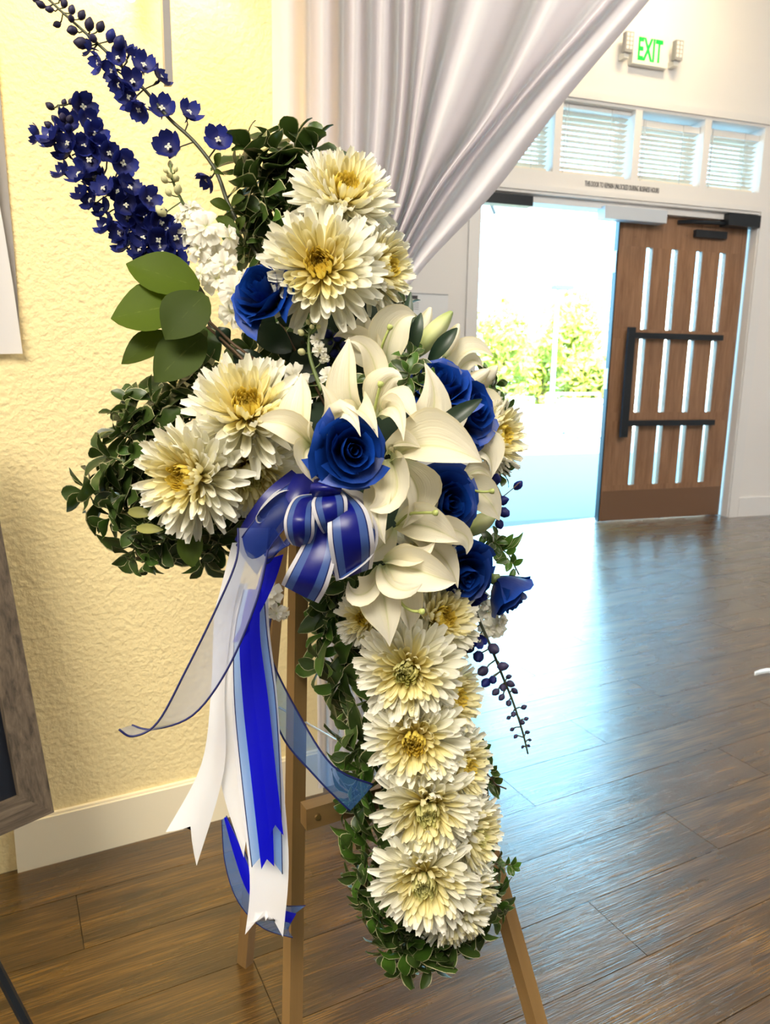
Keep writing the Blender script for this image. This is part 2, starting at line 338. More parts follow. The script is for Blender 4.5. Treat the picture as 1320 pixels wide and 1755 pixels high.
for j in range(-8, 40):
    for i in range(-6, 10):
        c = Vector((0, 1.2, 0)) + PD * ((i + (j * 0.37) % 1.0) * PL) + PT * (j * PW)
        rel = c - WO
        if rel.dot(WN) > 0.15 or rel.dot(WS) > 2.2: continue
        if not any(seen(c + PD * (k * PL / 2)) for k in (-1, 0, 1)): continue
        o = obj('plank', pm, floor, Matrix.Translation(c) @ Matrix((PD, PT, Vector((0, 0, 1)))).transposed().to_4x4())
# pier wall (yellow lit plaster)
pier_r = fl(547, 1349)
pe = PA + PD * ((pier_r - PA).dot(PD)); ps = PA - PD * 3.2
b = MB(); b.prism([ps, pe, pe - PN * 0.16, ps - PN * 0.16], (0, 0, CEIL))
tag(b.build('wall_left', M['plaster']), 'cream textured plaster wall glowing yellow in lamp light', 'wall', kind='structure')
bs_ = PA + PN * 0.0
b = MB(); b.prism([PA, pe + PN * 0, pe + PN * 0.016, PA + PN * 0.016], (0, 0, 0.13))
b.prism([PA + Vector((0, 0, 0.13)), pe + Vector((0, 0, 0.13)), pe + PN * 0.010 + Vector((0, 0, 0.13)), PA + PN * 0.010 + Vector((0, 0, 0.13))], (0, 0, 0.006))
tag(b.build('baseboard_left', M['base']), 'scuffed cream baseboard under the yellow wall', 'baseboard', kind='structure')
# entrance wall with doorway and transom openings
DH, DL, DR = 2.46, -2.47, 0.0
T0, T1, TH = 2.62, 3.10, 0.26
wins = [(-2.44, -1.90), (-1.84, -1.24), (-1.18, -0.62), (-0.56, -0.05)]
def wbox(s0, s1, z0, z1, n0, n1, bm=None):
    bm = bm or MB(); bm.box(wl((s0 + s1) / 2, (z0 + z1) / 2, (n0 + n1) / 2), s1 - s0, n1 - n0, z1 - z0, (WS, WN, Vector((0, 0, 1)))); return bm
b = MB()
wbox(-7, DL, 0, CEIL, 0, TH, b); wbox(DR, 2.6, 0, CEIL, 0, TH, b); wbox(DL, DR, T1, CEIL, 0, TH, b); wbox(DL, DR, DH, T0, 0, TH, b)
ed = [DL] + [x for w in wins for x in w] + [DR]
for k in range(0, len(ed), 2): wbox(ed[k], ed[k + 1], T0, T1, 0, TH, b)
tag(b.build('wall_back', M['wall']), 'white entrance wall with double doorway and blinds above', 'wall', kind='structure')
for nm, pts in (('wall_right', [(2.6, -10), (2.6, 0.3), (2.75, 0.3), (2.75, -10)]), ('wall_side', [(-7, -10), (-7, 0.3), (-7.15, 0.3), (-7.15, -10)]), ('wall_rear', [(-7, -10), (2.6, -10), (2.6, -10.15), (-7, -10.15)])):
    b = MB(); b.prism([room_xy(*p) for p in pts], (0, 0, CEIL)); tag(b.build(nm, M['wall']), 'plain white hall %s outside the view' % nm.replace('_', ' '), 'wall', kind='structure')
b = MB(); b.prism([Vector((p.x, p.y, CEIL)) for p in corners], (0, 0, 0.1)); tag(b.build('ceiling', M['ceil']), 'plain white hall ceiling above the view', 'ceiling', kind='structure')
b = MB(); wbox(0.075, 2.6, 0, 0.165, -0.016, 0, b); tag(b.build('baseboard_right', M['trim']), 'white baseboard right of the wooden door', 'baseboard', kind='structure')
# casing
b = MB()
for s0, s1 in ((DL - 0.07, DL + 0.02), (DR - 0.02, DR + 0.07)):
    wbox(s0, s1, 0, DH + 0.02, -0.018, 0.0, b)
for s0, s1 in ((DL + 0.0, DL + 0.025), (DR - 0.025, DR)): wbox(s0, s1, 0, DH, 0.0, 0.07, b); wbox(s0, s1, 0, DH, 0.2, TH, b)
tag(b.build('trim_1', M['trim']), 'white casing and jambs of the entrance doorway', 'trim', kind='structure')
b = MB(); wbox(DL - 0.1, DR + 0.07, T1 + 0.02, T1 + 0.07, -0.016, 0, b); wbox(DL - 0.1, DR + 0.02, DH + 0.02, DH + 0.055, -0.012, 0, b)
wbox(DL, DR, DH - 0.05, DH, 0.04, 0.20, b)
tag(b.build('trim_2', M['trim']), 'white head trim between doorway and transom windows', 'trim', kind='structure')
# transom windows and blinds
names = ['partly hidden by the curtain', 'second from the curtain', 'third from the curtain', 'nearest the right wall']
for k, (s0, s1) in enumerate(wins):
    w = thing('window_%d' % (k + 1), 'small transom window above the entrance, ' + names[k], 'window', wl((s0 + s1) / 2, T0, 0.2)); w['kind'] = 'structure'
    b = MB()
    for a0, a1, z0, z1 in ((s0, s0 + .025, T0, T1), (s1 - .025, s1, T0, T1), (s0, s1, T0, T0 + .025), (s0, s1, T1 - .025, T1)): wbox(a0, a1, z0, z1, 0.17, 0.21, b)
    b.build('window_frame', M['trim'], w); wbox(s0 + .02, s1 - .02, T0 + .02, T1 - .02, 0.186, 0.192).build('pane', M['glass'], w)
    bl = thing('window_blind', 'white slatted blind in the transom window ' + names[k], 'blind', wl((s0 + s1) / 2, T1, 0.08), 'blinds above the entrance')
    top = T1 - (0.055, 0.0, 0.045, 0.045)[k]
    wbox(s0 + .005, s1 - .005, top - 0.045 if k != 1 else top - 0.03, top, 0.05, 0.10).build('headrail', M['trim'], bl)
    sl = MB().box((0, 0, 0), s1 - s0 - 0.03, 0.048, 0.003).mesh('slat', M['slat']); n_ = 11
    for q in range(n_):
        z = top - 0.06 - q * (top - 0.075 - T0) / n_
        c = local(bl, [wl((s0 + s1) / 2 - 0.006, z, 0.075)])[0]
        obj('slat', sl, bl, Matrix.Translation(c) @ Matrix((WS, WN, Vector((0, 0, 1)))).transposed().to_4x4() @ Matrix.Rotation(math.radians(-11 + rnd(-3, 3)), 4, 'X'))
    wbox(s0 + .01, s1 - .02, T0 + .008, T0 + .03, 0.055, 0.095).build('bottom_rail', M['slat'], bl)
    for q in (0.12, 0.72):
        x = lerp(s0, s1, q); wbox(x - .002, x + .002, T0 + .02, top, 0.046, 0.049).build('ladder_cord', M['cord'], bl)
    MB().tube([wl(s0 + .04, top, 0.03), wl(s0 + .04, T0 - 0.04, 0.03)], 0.003).build('pull_cord', M['cord'], bl)
# door leaf
LW0, LW1, DN0, DN1 = -1.235, -0.026, 0.10, 0.145
door = thing('door_1', 'oak door leaf with twelve tall glass slits and black pull', 'door', wl(LW1, 0, DN1)); door['kind'] = 'structure'
def dfrac(px, py):
    p = plane_pt(px, py, wl(0, 0, DN0), WN); return (p - WO).dot(WS), p.z
rows = [(((1101, 416), (1092, 548)), 0), (((1088, 566), (1081, 700)), 1), (((1078, 710), (1067, 828)), 2)]
slit_s = [LW0 + (LW1 - LW0) * q for q in (0.235, 0.43, 0.625, 0.815)]
slit_z = [(1.55, 2.17), (0.895, 1.475), (0.30, 0.825)]
sw = 0.028
b = MB(); zz = [0.003] + [z for r in slit_z[::-1] for z in r] + [2.44]
for k in range(0, len(zz), 2): wbox(LW0, LW1, zz[k], zz[k + 1], DN0, DN1, b)
door_rails = b.build('rail', M['door'], door)
ss = [LW0] + [x for c in slit_s for x in (c - sw, c + sw)] + [LW1]
for r0, r1 in slit_z:
    for k in range(0, len(ss), 2): wbox(ss[k], ss[k + 1], r0, r1, DN0, DN1).build('panel', M['door'], door)
    for c in slit_s: wbox(c - sw, c + sw, r0, r1, DN0 + .018, DN0 + .026).build('pane', M['glass'], door)
wbox(LW0 + .01, LW1 - .01, 0.004, 0.255, DN0 - .003, DN0).build('kick_plate', M['kick'], door)
wbox(LW0 - .012, LW0, 0.003, 2.44, DN0 - .004, DN1).build('edge_strip', M['black'], door)
for z in (1.97, 1.08): wbox(LW0 - .016, LW0 - .010, z, z + .16, DN0 + .0, DN1).build('lock_plate', M['closer'], door)
pu = wbox(LW0 + .10, LW0 + .165, 0.70, 1.56, DN0 - .07, DN0 - .045).build('pull_handle', M['black'], door)
for z in (1.50, 0.81): wbox(LW0 + .12, LW0 + 1.02, z - .022, z + .022, DN0 - .06, DN0 - .02).build('push_bar', M['black'], door)
for s_, z_ in ((LW0 + .14, 2.24), (LW0 + .86, 2.25), (LW0 + .62, 2.28)): MB().tube([wl(s_, z_, DN0 - .002), wl(s_, z_, DN0 + .01)], .007).build('peg', M['kick'], door)
cl = thing('door_closer', 'black door closer above the oak door leaf', 'door closer', wl(-0.2, 2.4, 0.05))
wbox(-0.33, -0.02, 2.36, 2.45, -0.02, 0.08).build('body', M['black'], cl)
MB().tube([wl(-0.30, 2.38, 0.03), wl(-0.62, 2.375, 0.05), wl(-0.72, 2.37, 0.09)], .016).build('arm', M['black'], cl)
wbox(-0.56, -0.26, 2.27, 2.325, 0.06, 0.097).build('bracket', M['black'], cl)
cl = thing('door_closer', 'dark door closer at the curtain side of the doorway head', 'door closer', wl(-2.2, 2.4, 0.05))
wbox(-2.43, -2.05, 2.37, 2.44, -0.015, 0.08).build('body', M['black'], cl); MB().tube([wl(-2.36, 2.40, 0.05), wl(-2.2, 2.37, 0.3)], .014).build('arm', M['black'], cl)
b = wbox(-1.45, -0.90, 2.335, 2.425, -0.01, 0.09).build('magnetic_lock', M['closer']); tag(b, 'pale grey lock box under the doorway head', 'lock')
# header lettering
def text(name, body, size, xs, m, o, loc, right, up, align='LEFT', ext=0.001, bold=0.0):
    c = bpy.data.curves.new(name, 'FONT'); c.body = body; c.size = size; c.align_x = align; c.extrude = ext; c.offset = bold; c.materials.append(m)
    t0 = bpy.data.objects.new(name, c); COL.objects.link(t0); bpy.context.view_layer.update(); me = bpy.data.meshes.new_from_object(t0.evaluated_get(bpy.context.evaluated_depsgraph_get()))
    bpy.data.objects.remove(t0); bpy.data.curves.remove(c); t = bpy.data.objects.new(name, me); COL.objects.link(t); z = right.cross(up)
    mt = Matrix.Translation(loc) @ Matrix((right, up, z)).transposed().to_4x4() @ Matrix.Diagonal((xs, 1, 1, 1))
    if o: t.parent = o; t.matrix_basis = o.matrix_basis.inverted() @ mt
    else: t.matrix_basis = mt
    return t
UP = Vector((0, 0, 1))
tx = text('door_notice_lettering', 'THIS DOOR TO REMAIN UNLOCKED DURING BUSINESS HOURS', 0.052, 0.43, M['ink'], None, wl(-1.63, 2.545, -0.003), WS, UP)
tag(tx, 'small black capitals lettered on the doorway head', 'lettering')
# exit sign
ex = thing('exit_sign', 'white exit sign with green letters and two lamp heads', 'exit sign', wl(-1.2, 3.4, 0))
wbox(-1.34, -1.04, 3.38, 3.585, -0.055, -0.005).build('housing', M['signbox'], ex)
text('lettering', 'EXIT', 0.205, 0.50, M['exit'], ex, wl(-1.305, 3.41, -0.0565), WS, UP, bold=.005)
for s_ in (-1.40, -0.98):
    hd = wbox(s_ - .032, s_ + .032, 3.43, 3.56, -0.095, -0.055).build('lamp_head', M['lampgrey'], ex)
    b = MB()
    for q in range(4):
        for e in (-1, 1): wbox(s_ + e * .014 - .009, s_ + e * .014 + .009, 3.449 + q * .027, 3.469 + q * .027, -0.098, -0.095, b)
    hd2 = b; hd2.v = [ex.matrix_basis.inverted() @ v for v in hd2.v]; tag(obj('lens_grid', hd2.mesh('lens_grid', M['signbox']), hd), kind='stuff')
    wbox(s_ - .02, s_ + .02, 3.40, 3.44, -0.07, -0.0).build('neck', M['signbox'], ex)
# paper notice, wall box
nt = thing('paper_notice', 'white printed notice on the wall beside the doorway', 'notice', wl(-2.85, 1.5, 0))
wbox(-3.05, -2.68, 1.36, 1.735, -0.008, -0.001).build('sheet', M['paper'], nt); wbox(-3.05, -2.68, 1.732, 1.738, -0.012, -0.001).build('top_edge', M['greyink'], nt)
wbox(-3.00, -2.91, 1.695, 1.72, -0.0095, -0.008).build('heading', M['ink'], nt)
for q in range(4): wbox(-2.99, -2.90, 1.668 - q * .014, 1.673 - q * .014, -0.0095, -0.008).build('print_line', M['greyink'], nt)
wb = thing('wall_box', 'small white wall box at the right edge', 'wall box', wl(0.40, 1.1, 0))
wbox(0.365, 0.62, 1.03, 1.27, -0.05, -0.002).build('cover', M['trim'], wb); wbox(0.375, 0.61, 1.04, 1.26, -0.054, -0.05).build('face', M['signbox'], wb)
dk = thing('wall_ledge', 'white rounded wall ledge low at the right edge', 'ledge', wl(0.6, 0.75, 0))
rows_ = []
for k in range(6):
    a = k / 5; rows_.append([wl(0.62 + (0.10 + 0.13 * a ** .5) * math.cos(q * math.pi / 8), 0.68 + 0.14 * a, -(0.10 + 0.12 * a ** .5) * math.sin(q * math.pi / 8) - .001) for q in range(9)])
MB().grid(rows_).build('bowl', M['trim'], dk, True); wbox(0.40, 0.84, 0.80, 0.825, -0.23, -0.001).build('top', M['trim'], dk)
# ------------------------------------------------------------------ outdoors
def op(px, py, n): return plane_pt(px, py, wl(0, 0, n), WN)            # pixel on a plane n metres beyond the entrance wall
b = MB(); b.prism([room_xy(-14, TH) - UP * .02, room_xy(16, TH) - UP * .02, room_xy(30, 45) - UP * .02, room_xy(-25, 45) - UP * .02], (0, 0, -0.2))
tag(b.build('ground', M['concrete']), 'pale sunlit concrete forecourt outside the door', 'ground', kind='structure')
b = MB(); b.prism([room_xy(-6, TH) + UP * 3.3, room_xy(6, TH) + UP * 3.3, room_xy(6, 1.1) + UP * 3.3, room_xy(-6, 1.1) + UP * 3.3], (0, 0, 0.15))
tag(b.build('roof_overhang', M['stucco']), 'roof overhang shading the ground outside the door', 'roof', kind='structure')
def planar_wall(name, px0, px1, ytop, n, m, label, cat, th=0.2):
    a = op(px0, 760, n); c = op(px1, 760, n); a.z = c.z = 0; z = op((px0 + px1) / 2, ytop, n).z
    w = thing(name, label, cat, a); d = (c - a); L = d.length; k = max(1, int(L / 0.9)); d.normalize()
    for i in range(k):
        MB().box(a + d * ((i + .5) * L / k) + WN * th / 2 + UP * z / 2, L / k - .03, th * .7, z, (WS, WN, UP)).build('board', m, w)
    MB().box(a + d * L / 2 + WN * th / 2 + UP * (z + .03), L, th, .06, (WS, WN, UP)).build('coping', m, w)
    return w
planar_wall('garden_wall', 820, 1120, 700, 7.6, M['stucco'], 'low sand coloured wall behind the railing outside', 'wall')
g = thing('planter_box', 'pale planter box behind the railing near the door edge', 'planter', op(1000, 760, 6.9))
a = op(985, 750, 6.9); a.z = 0; z = op(985, 690, 6.9).z
MB().box(a + WS * .25 + UP * z / 2, .6, .5, z, (WS, WN, UP)).build('box', M['pole'], g); MB().box(a + WS * .25 + UP * (z + .03), .68, .58, .06, (WS, WN, UP)).build('rim', M['stucco'], g)
def railing(pxs, n, ytop, label):
    r = thing('hand_railing', label, 'railing', op(pxs[0], 750, n)); tops = []
    for x in pxs:
        t = op(x, ytop, n); bt = Vector((t.x, t.y, 0)); tops.append(t)
        MB().tube([bt, t], .022).build('post', M['rail'], r)
    MB().tube([tops[0]] + tops[1:], .022).build('top_rail', M['rail'], r)
    MB().tube([t * 1 - UP * (t.z * .5) for t in tops], .015).build('mid_rail', M['rail'], r)
railing((838, 876, 914), 5.8, 682, 'thin railing outside on the curtain side of the gap')
railing((938, 985, 1028), 5.4, 675, 'thin railing outside on the door side of the gap')
lp = op(945, 700, 9.0); lp.z = 0; ltop = op(949, 492, 9.0)
l_ = thing('lamp_post', 'slim pale lamp post with teal head among the trees', 'lamp post', lp)
MB().tube([lp, Vector((lp.x, lp.y, ltop.z))], [.05, .035]).build('pole', M['pole'], l_); MB().box(Vector((lp.x, lp.y, ltop.z)) + WS * .1, .42, .2, .08, (WS, WN, UP)).build('lamp_head', M['teal'], l_)
hb = op(1030, 760, 24); hb.z = 0; he = op(1022, 520, 24).z; hp = op(1020, 492, 24).z
hs_ = thing('house', 'gabled house far behind the trees', 'house', hb)
MB().prism([hb - WS * 1.6, hb + WS * 9, hb + WS * 9 + UP * he, hb + WS * .0 + UP * hp, hb - WS * 1.6 + UP * he], WN * 6).build('wall', M['stucco'], hs_)
MB().prism([hb - WS * 2.0 + UP * (he - .3), hb + UP * (hp + .0), hb + UP * (hp + .35), hb - WS * 2.2 + UP * (he)], WN * 6 - WN * .3).build('roof', M['roof'], hs_)
MB().prism([hb + WS * 2 + UP * (he - .9), hb + UP * hp, hb + UP * (hp + .35), hb + WS * 2.4 + UP * (he - .8)], WN * 6 - WN * .3).build('roof', M['roof'], hs_)
def tree(px, pyc, n, rx_px, ry_px, label, seed):
    rr = random.Random(seed); c = op(px, pyc, n); k = (c - CAM).length / F; rx, rz = rx_px * k, ry_px * k
    t = thing('tree', label, 'tree', (c.x, c.y, 0), 'trees outside the entrance')
    MB().tube([(c.x, c.y, 0), (c.x + .1, c.y, c.z * .6), (c.x, c.y, c.z)], [.14, .10, .04]).build('trunk', M['bark'], t)
    v, f = [], []
    for i in range(1500):
        d = Vector((rr.gauss(0, 1), rr.gauss(0, 1), rr.gauss(0, 1))).normalized() * (rr.random() ** .45)
        lump = 1 + .22 * math.sin(d.x * 9 + seed) * math.cos(d.z * 8)
        p = c + WS * d.x * rx * lump + WN * d.y * rx * lump + UP * d.z * rz * lump
        if p.z < .2: continue
        a = Vector((rr.gauss(0, 1), rr.gauss(0, 1), rr.gauss(0, 1))).normalized(); b_ = a.orthogonal().normalized(); s = rr.uniform(.07, .15)
        i0 = len(v); v += [p - a * s, p + b_ * s * .5, p + a * s, p - b_ * s * .5]; f.append((i0, i0 + 1, i0 + 2, i0 + 3))
    v = local(t, v); tag(obj('foliage', mesh('foliage', v, f, M['treeleaf'], smooth=False), t), kind='stuff')
tree(858, 610, 10.5, 60, 95, 'yellow-green tree outside, nearest the doorway casing', 1)
tree(925, 628, 12.6, 46, 66, 'low yellow-green tree outside between casing and lamp post', 2)
tree(985, 575, 11.5, 52, 80, 'tallest yellow-green tree outside beside the lamp post', 3)
tree(1010, 655, 9.8, 45, 45, 'small yellow-green tree outside beside the door edge', 4)
# ------------------------------------------------------------------ things on the pier wall
def pp(x, y, off): return plane_pt(x, y, PA + PN * off, PN)
bn = thing('wall_hanging', 'white cloth panel on a grey sheet standing for its shadow on the yellow wall', 'wall hanging', pp(-20, 300, .0))
b = MB(); b.prism([pp(*q, .006) for q in ((-120, -60), (-12, -60), (0, 150), (12, 300), (25, 440), (36, 590), (-120, 590))], PN * -.005); b.build('shadow_sheet', M['greysheet'], bn)  # grey sheet shaped as the shadow of the cloth on the wall
edge = catmull([(-22, -60), (-14, 150), (-4, 320), (8, 400), (24, 500), (39, 606)], 4); rows_ = []
for (ex_, ey) in edge:
    rows_.append([pp(lerp(-140, ex_, q / 6), ey + (1 - q / 6) * 4, .018 + .012 * math.sin(q * 1.9 + ey * .004) * (1 - q / 9)) for q in range(7)])
MB().grid(rows_).build('cloth', M['cloth'], bn, True)
M['bulbglass'] = mat('warm lit glass', (1, .9, .6), .2, emit=(1.0, .80, .42), es=3.0)
sc = thing('wall_sconce', 'glass wall lamp at the top edge beside a grey metal bar', 'wall lamp', pp(225, -60, .05))
tip = pp(225, 4, .06); ax = UP
MB().tube([tip, tip + ax * .004, tip + ax * .012, tip + ax * .10, tip + ax * .11], [.002, .008, .0115, .0115, .004], 12).build('glass_tube', M['bulbglass'], sc, True)
MB().box(tip + ax * .16 - PN * .03, .07, .06, .10, (PD, PN, UP)).build('bracket', M['closer'], sc)
br0, br1 = pp(282, -120, .03), pp(288, 143, .03)
MB().prism([pp(274, -120, .150), pp(287, -120, .150), pp(297, 143, .150), pp(284, 143, .150)], PN * -.022).build('metal_bar', M['greysheet'], sc)
def washer(px, py, off, tx, ty, watts, ang):
    src = pp(px, py, off); l_ = add_light('sconce_light', 'SPOT', src, watts, (1.0, .66, .20), pp(tx, ty, 0)); l_.data.spot_size = math.radians(ang); l_.data.spot_blend = .8; l_.data.shadow_soft_size = .03
washer(190, -190, .12, 170, 330, 9, 120); washer(352, -170, .11, 372, 150, 8, 80)
# ------------------------------------------------------------------ tied-back curtain
CN = PN; CO = PA + PN * .10
colx = [(465, 467, 469, 476, 520), (495, 497, 500, 506, 535), (526, 526, 527, 530, 545), (556, 556, 557, 555, 553), (585, 584, 582, 575, 558), (610, 607, 602, 590, 563), (634, 631, 622, 600, 567),
        (658, 652, 637, 608, 571), (682, 676, 655, 615, 575), (700, 690, 667, 624, 579), (722, 704, 680, 633, 583), (752, 718, 692, 640, 586), (800, 738, 702, 646, 588), (855, 772, 715, 652, 592),
        (945, 835, 735, 659, 597), (985, 858, 744, 665, 600), (1082, 880, 754, 672, 603), (1104, 893, 769, 678, 606), (1124, 904, 781, 684, 609), (1152, 943, 820, 698, 613), (1174, 970, 847, 709, 617)]
cdep = [0, .05, -.03, .055, -.05, .05, -.04, .045, -.045, .03, -.06, .06, -.07, .07, -.08, .06, -.05, .03, -.045, .08, .02]
cys = (-80, 170, 330, 480, 640)
rows_ = []
cols = [catmull([(c[0] + (c[0] - c[1]) * .95, -400)] + [(c[k], cys[k]) for k in range(5)] + [(540 + i * 3.5, 740)], 6) for i, c in enumerate(colx)]
for r in range(len(cols[0])):
    line = catmull([(cols[i][r][0], cols[i][r][1], 1.55 * cdep[i] * max(.35, min(1, 1.12 - r / len(cols[0]) * .72))) for i in range(len(cols))], 4)
    rows_.append([plane_pt(x, y, CO + CN * d, CN) for x, y, d in line])
M['curtain'] = bump(thin('white drape fabric', (0.86, 0.82, 0.83), 0.42, 0.75, 0.2, tc=(0.90, .87, .90), vary=0), 900, .05, .0005)
cu = thing('curtain', 'white floor-length curtain drawn to the side of the entrance', 'curtain', fl(590, 1345))
MB().grid(rows_).build('swag', M['curtain'], cu, True)
MB().tube([plane_pt(440, -404, CO, CN), plane_pt(1420, -404, CO, CN)], .014, 8).build('curtain_rod', M['black'], cu, True)
rows_ = []
for r in range(13):
    t = r / 12; y = lerp(740, 1352, t); line = []
    for i in range(25):
        x = lerp(lerp(540, 545, t), lerp(610, 668, min(1, t * 1.5)), i / 24) ; yy = y - i / 24 * 30 * t
        line.append(plane_pt(x, yy, CO + CN * (.04 * math.sin(i * 1.55 + .4 * math.sin(t * 3))), CN))
    rows_.append(line)
MB().grid(rows_).build('fall', M['curtain'], cu, True)
MB().grid([[plane_pt(lerp(530, 618, i / 10), y_, CO + CN * (.06 * math.sin(math.pi * i / 10) + .01), CN) for i in range(11)] for y_ in (722, 758)]).build('tie_back', M['curtain'], cu, True)
# ------------------------------------------------------------------ picture frame on its stand, lower left
A_ = P(93, 1392, 1.50); Lp = fl(0, 1433, A_.z); Ld = (Lp - A_).normalized()
rB = ray(0, 893); dB = (A_ - CAM).dot(Ld) / rB.dot(Ld); B_ = CAM + rB * dB; Ud = (B_ - A_).normalized(); Nd = Ld.cross(Ud).normalized()
if Nd.dot(CAM - A_) < 0: Nd = -Nd
fr = thing('picture_frame', 'weathered wood picture frame with black picture at the left edge', 'picture frame', A_)
fw_ = (A_ - P(0, 1170, 1.5)).length * 0 + .058
LEN, HT = .55, .85
def fbar(pts, name): MB().prism(pts, -Nd * .03).build(name, M['barn' if name == 'side_rail' else 'barnh'], fr)
z0 = A_; fbar([z0, z0 + Ld * fw_ + Ud * fw_, z0 + Ld * fw_ + Ud * (HT - fw_), z0 + Ud * HT], 'side_rail')
fbar([z0, z0 + Ld * LEN, z0 + Ld * (LEN - fw_) + Ud * fw_, z0 + Ld * fw_ + Ud * fw_], 'bottom_rail')
fbar([z0 + Ld * LEN, z0 + Ld * LEN + Ud * HT, z0 + Ld * (LEN - fw_) + Ud * (HT - fw_), z0 + Ld * (LEN - fw_) + Ud * fw_], 'side_rail')
fbar([z0 + Ud * HT, z0 + Ld * fw_ + Ud * (HT - fw_), z0 + Ld * (LEN - fw_) + Ud * (HT - fw_), z0 + Ld * LEN + Ud * HT], 'top_rail')
MB().prism([z0 + Ld * fw_ + Ud * fw_, z0 + Ld * (LEN - fw_) + Ud * fw_, z0 + Ld * (LEN - fw_) + Ud * (HT - fw_), z0 + Ld * fw_ + Ud * (HT - fw_)], -Nd * .004).build('picture', M['canvas'], fr).location += Vector((0, 0, 0)) - Nd * .015
fs = thing('floor_stand', 'dark metal display stand leg at the lower left corner', 'stand', fl(60, 1790))
st0, st1 = fl(62, 1790), P(-120, 1440, 1.30)
MB().tube([st0 + UP * .006, st1], .009).build('leg', M['black'], fs)
MB().tube([st1, st1 + Ld * .5], .009).build('tray', M['black'], fs)
MB().tube([st1 + Ld * .5, fl(-420, 2050) + UP * .006], .009).build('leg', M['black'], fs)
MB().tube([st1 + Ld * .25, fl(-190, 1470) + UP * .006], .009).build('leg', M['black'], fs)
# white petal on the floor
pt = fl(1308, 1160); rows_ = []
for i in range(6):
    t = i / 5; w_ = .028 * (math.sin(math.pi * (t * .86 + .07)) ** .6)
    rows_.append([pt + Vector((-.035 + t * .13, q * w_ * .5, .004 + .016 * abs(q) ** 2 + .014 * math.sin(t * 3))) for q in (-1, -.5, 0, .5, 1)])
M['fallen'] = thin('white petal', (.88, .87, .84), .3, vary=0)
tag(MB().grid(rows_).build('fallen_petal', M['fallen'], None, True), 'single white petal lying on the dark floor', 'petal')
# ------------------------------------------------------------------ easel
ea = thing('easel', 'pale pine easel holding the flower cross', 'easel', fl(500, 1900))
def bar(p, q, wx, wy, face, name, m=None, o=None):
    z = (q - p).normalized(); y = (face - z * face.dot(z)).normalized(); x = y.cross(z); L = (q - p).length
    o = o or ea; me = MB().box((0, 0, 0), wx, wy, L).mesh(name, m or M['easel'])
    mt = Matrix.Translation((p + q) / 2) @ Matrix((x, y, z)).transposed().to_4x4()
    return obj(name, me, o, o.matrix_basis.inverted() @ mt)
ef = cv((.62, .1, .8))
def floor_hit(p, q):
    d = q - p; return p + d * (-p.z / d.z)
l0, l1_ = P(519, 420, 1.02), P(501, 1755, 1.00); l1_ = floor_hit(l0, l1_); bar(l0, l1_, .020, .020, ef, 'leg')
r0, r1_ = P(548, 420, 1.05), P(921, 1755, 1.05); r1_ = floor_hit(r0, r1_); bar(r0, r1_, .020, .022, ef, 'leg')
bk1 = fl(420, 1650); bk0 = P(505, 560, 1.08); bar(bk0, bk1, .022, .026, cv((.75, .1, .6)), 'leg')
c0, c1 = P(530, 1396, .965), P(800, 1316, 1.08); cb = bar(c0 - (c1 - c0).normalized() * .008, c1, .020, .030, UP, 'crossbar')
# orient crossbar screw
cz = (c1 - c0).normalized(); cfn = (cv((.3, -.1, 1)) - cz * cv((.3, -.1, 1)).dot(cz)).normalized()
sp_ = c0 + cz * .007 + cfn * .0115
sw_ = MB().tube([sp_, sp_ + cfn * .002], [.0045, .0035], 10).build('screw', M['screw'], ea)
bar(P(522, 640, 1.04), P(600, 635, 1.06), .02, .02, ef, 'crossbar')
wr = thing('wire_pick', 'thin steel wire running from the easel into the foliage', 'wire', P(532, 1240, 1.0))
MB().tube([P(478, 1212, 1.03), P(532, 1243, 1.0), P(592, 1278, .97), P(640, 1300, .95)], .0015, 5).build('wire', M['steel'], wr)
# ------------------------------------------------------------------ flower builders
PX = lambda d: d / F                                    # metres per pixel at depth d
def petal_mesh(name, m, L, W, curl, cup, tipw=.55, nl=6, base=.35, x0=0.0):
    """strip along +x, curling towards +z, channelled across, round tip"""
    rows = []; a = 0.0; x, z = x0, 0.0
    for i in range(nl + 1):
        t = i / nl; w = W * (lerp(base, 1, min(1, t / .6)) if t < .6 else max(.42, math.sqrt(max(.0, 1 - ((t - .6) / .42) ** 2.4))))
        rows.append([(x, q * max(w, .02 * W) / 2, z + cup * w * (q * q)) for q in (-1, 0, 1)])
        k = curl / nl * (.4 + 1.2 * t); a += k; x += math.cos(a) * L / nl; z += math.sin(a) * L / nl
    return MB().grid(rows).mesh(name, m, True)
def petal_mtx(theta, phi, r0=.1, scale=1.0, roll=0.0, lift=0.0):
    s, c = math.sin(theta), math.cos(theta)
    X = Vector((s, 0, c)); Z = Vector((-c, 0, s)); Y = Z.cross(X)
    m = Matrix((X, Y, Z)).transposed().to_4x4()
    return Matrix.Rotation(phi, 4, 'Z') @ Matrix.Translation(X * r0 + Vector((0, 0, lift))) @ m @ Matrix.Rotation(roll, 4, 'X') @ Matrix.Scale(scale, 4)
GA = 2.399963
MUM_OUT = [petal_mesh('petal', M['mum_out'], .95, .175, c, .50, .80) for c in (.45, .8, .05, 1.1)]
MUM_MID = [petal_mesh('petal', M['mum_mid'], .62, .125, c, .5, .8) for c in (.7, 1.1, .45)]
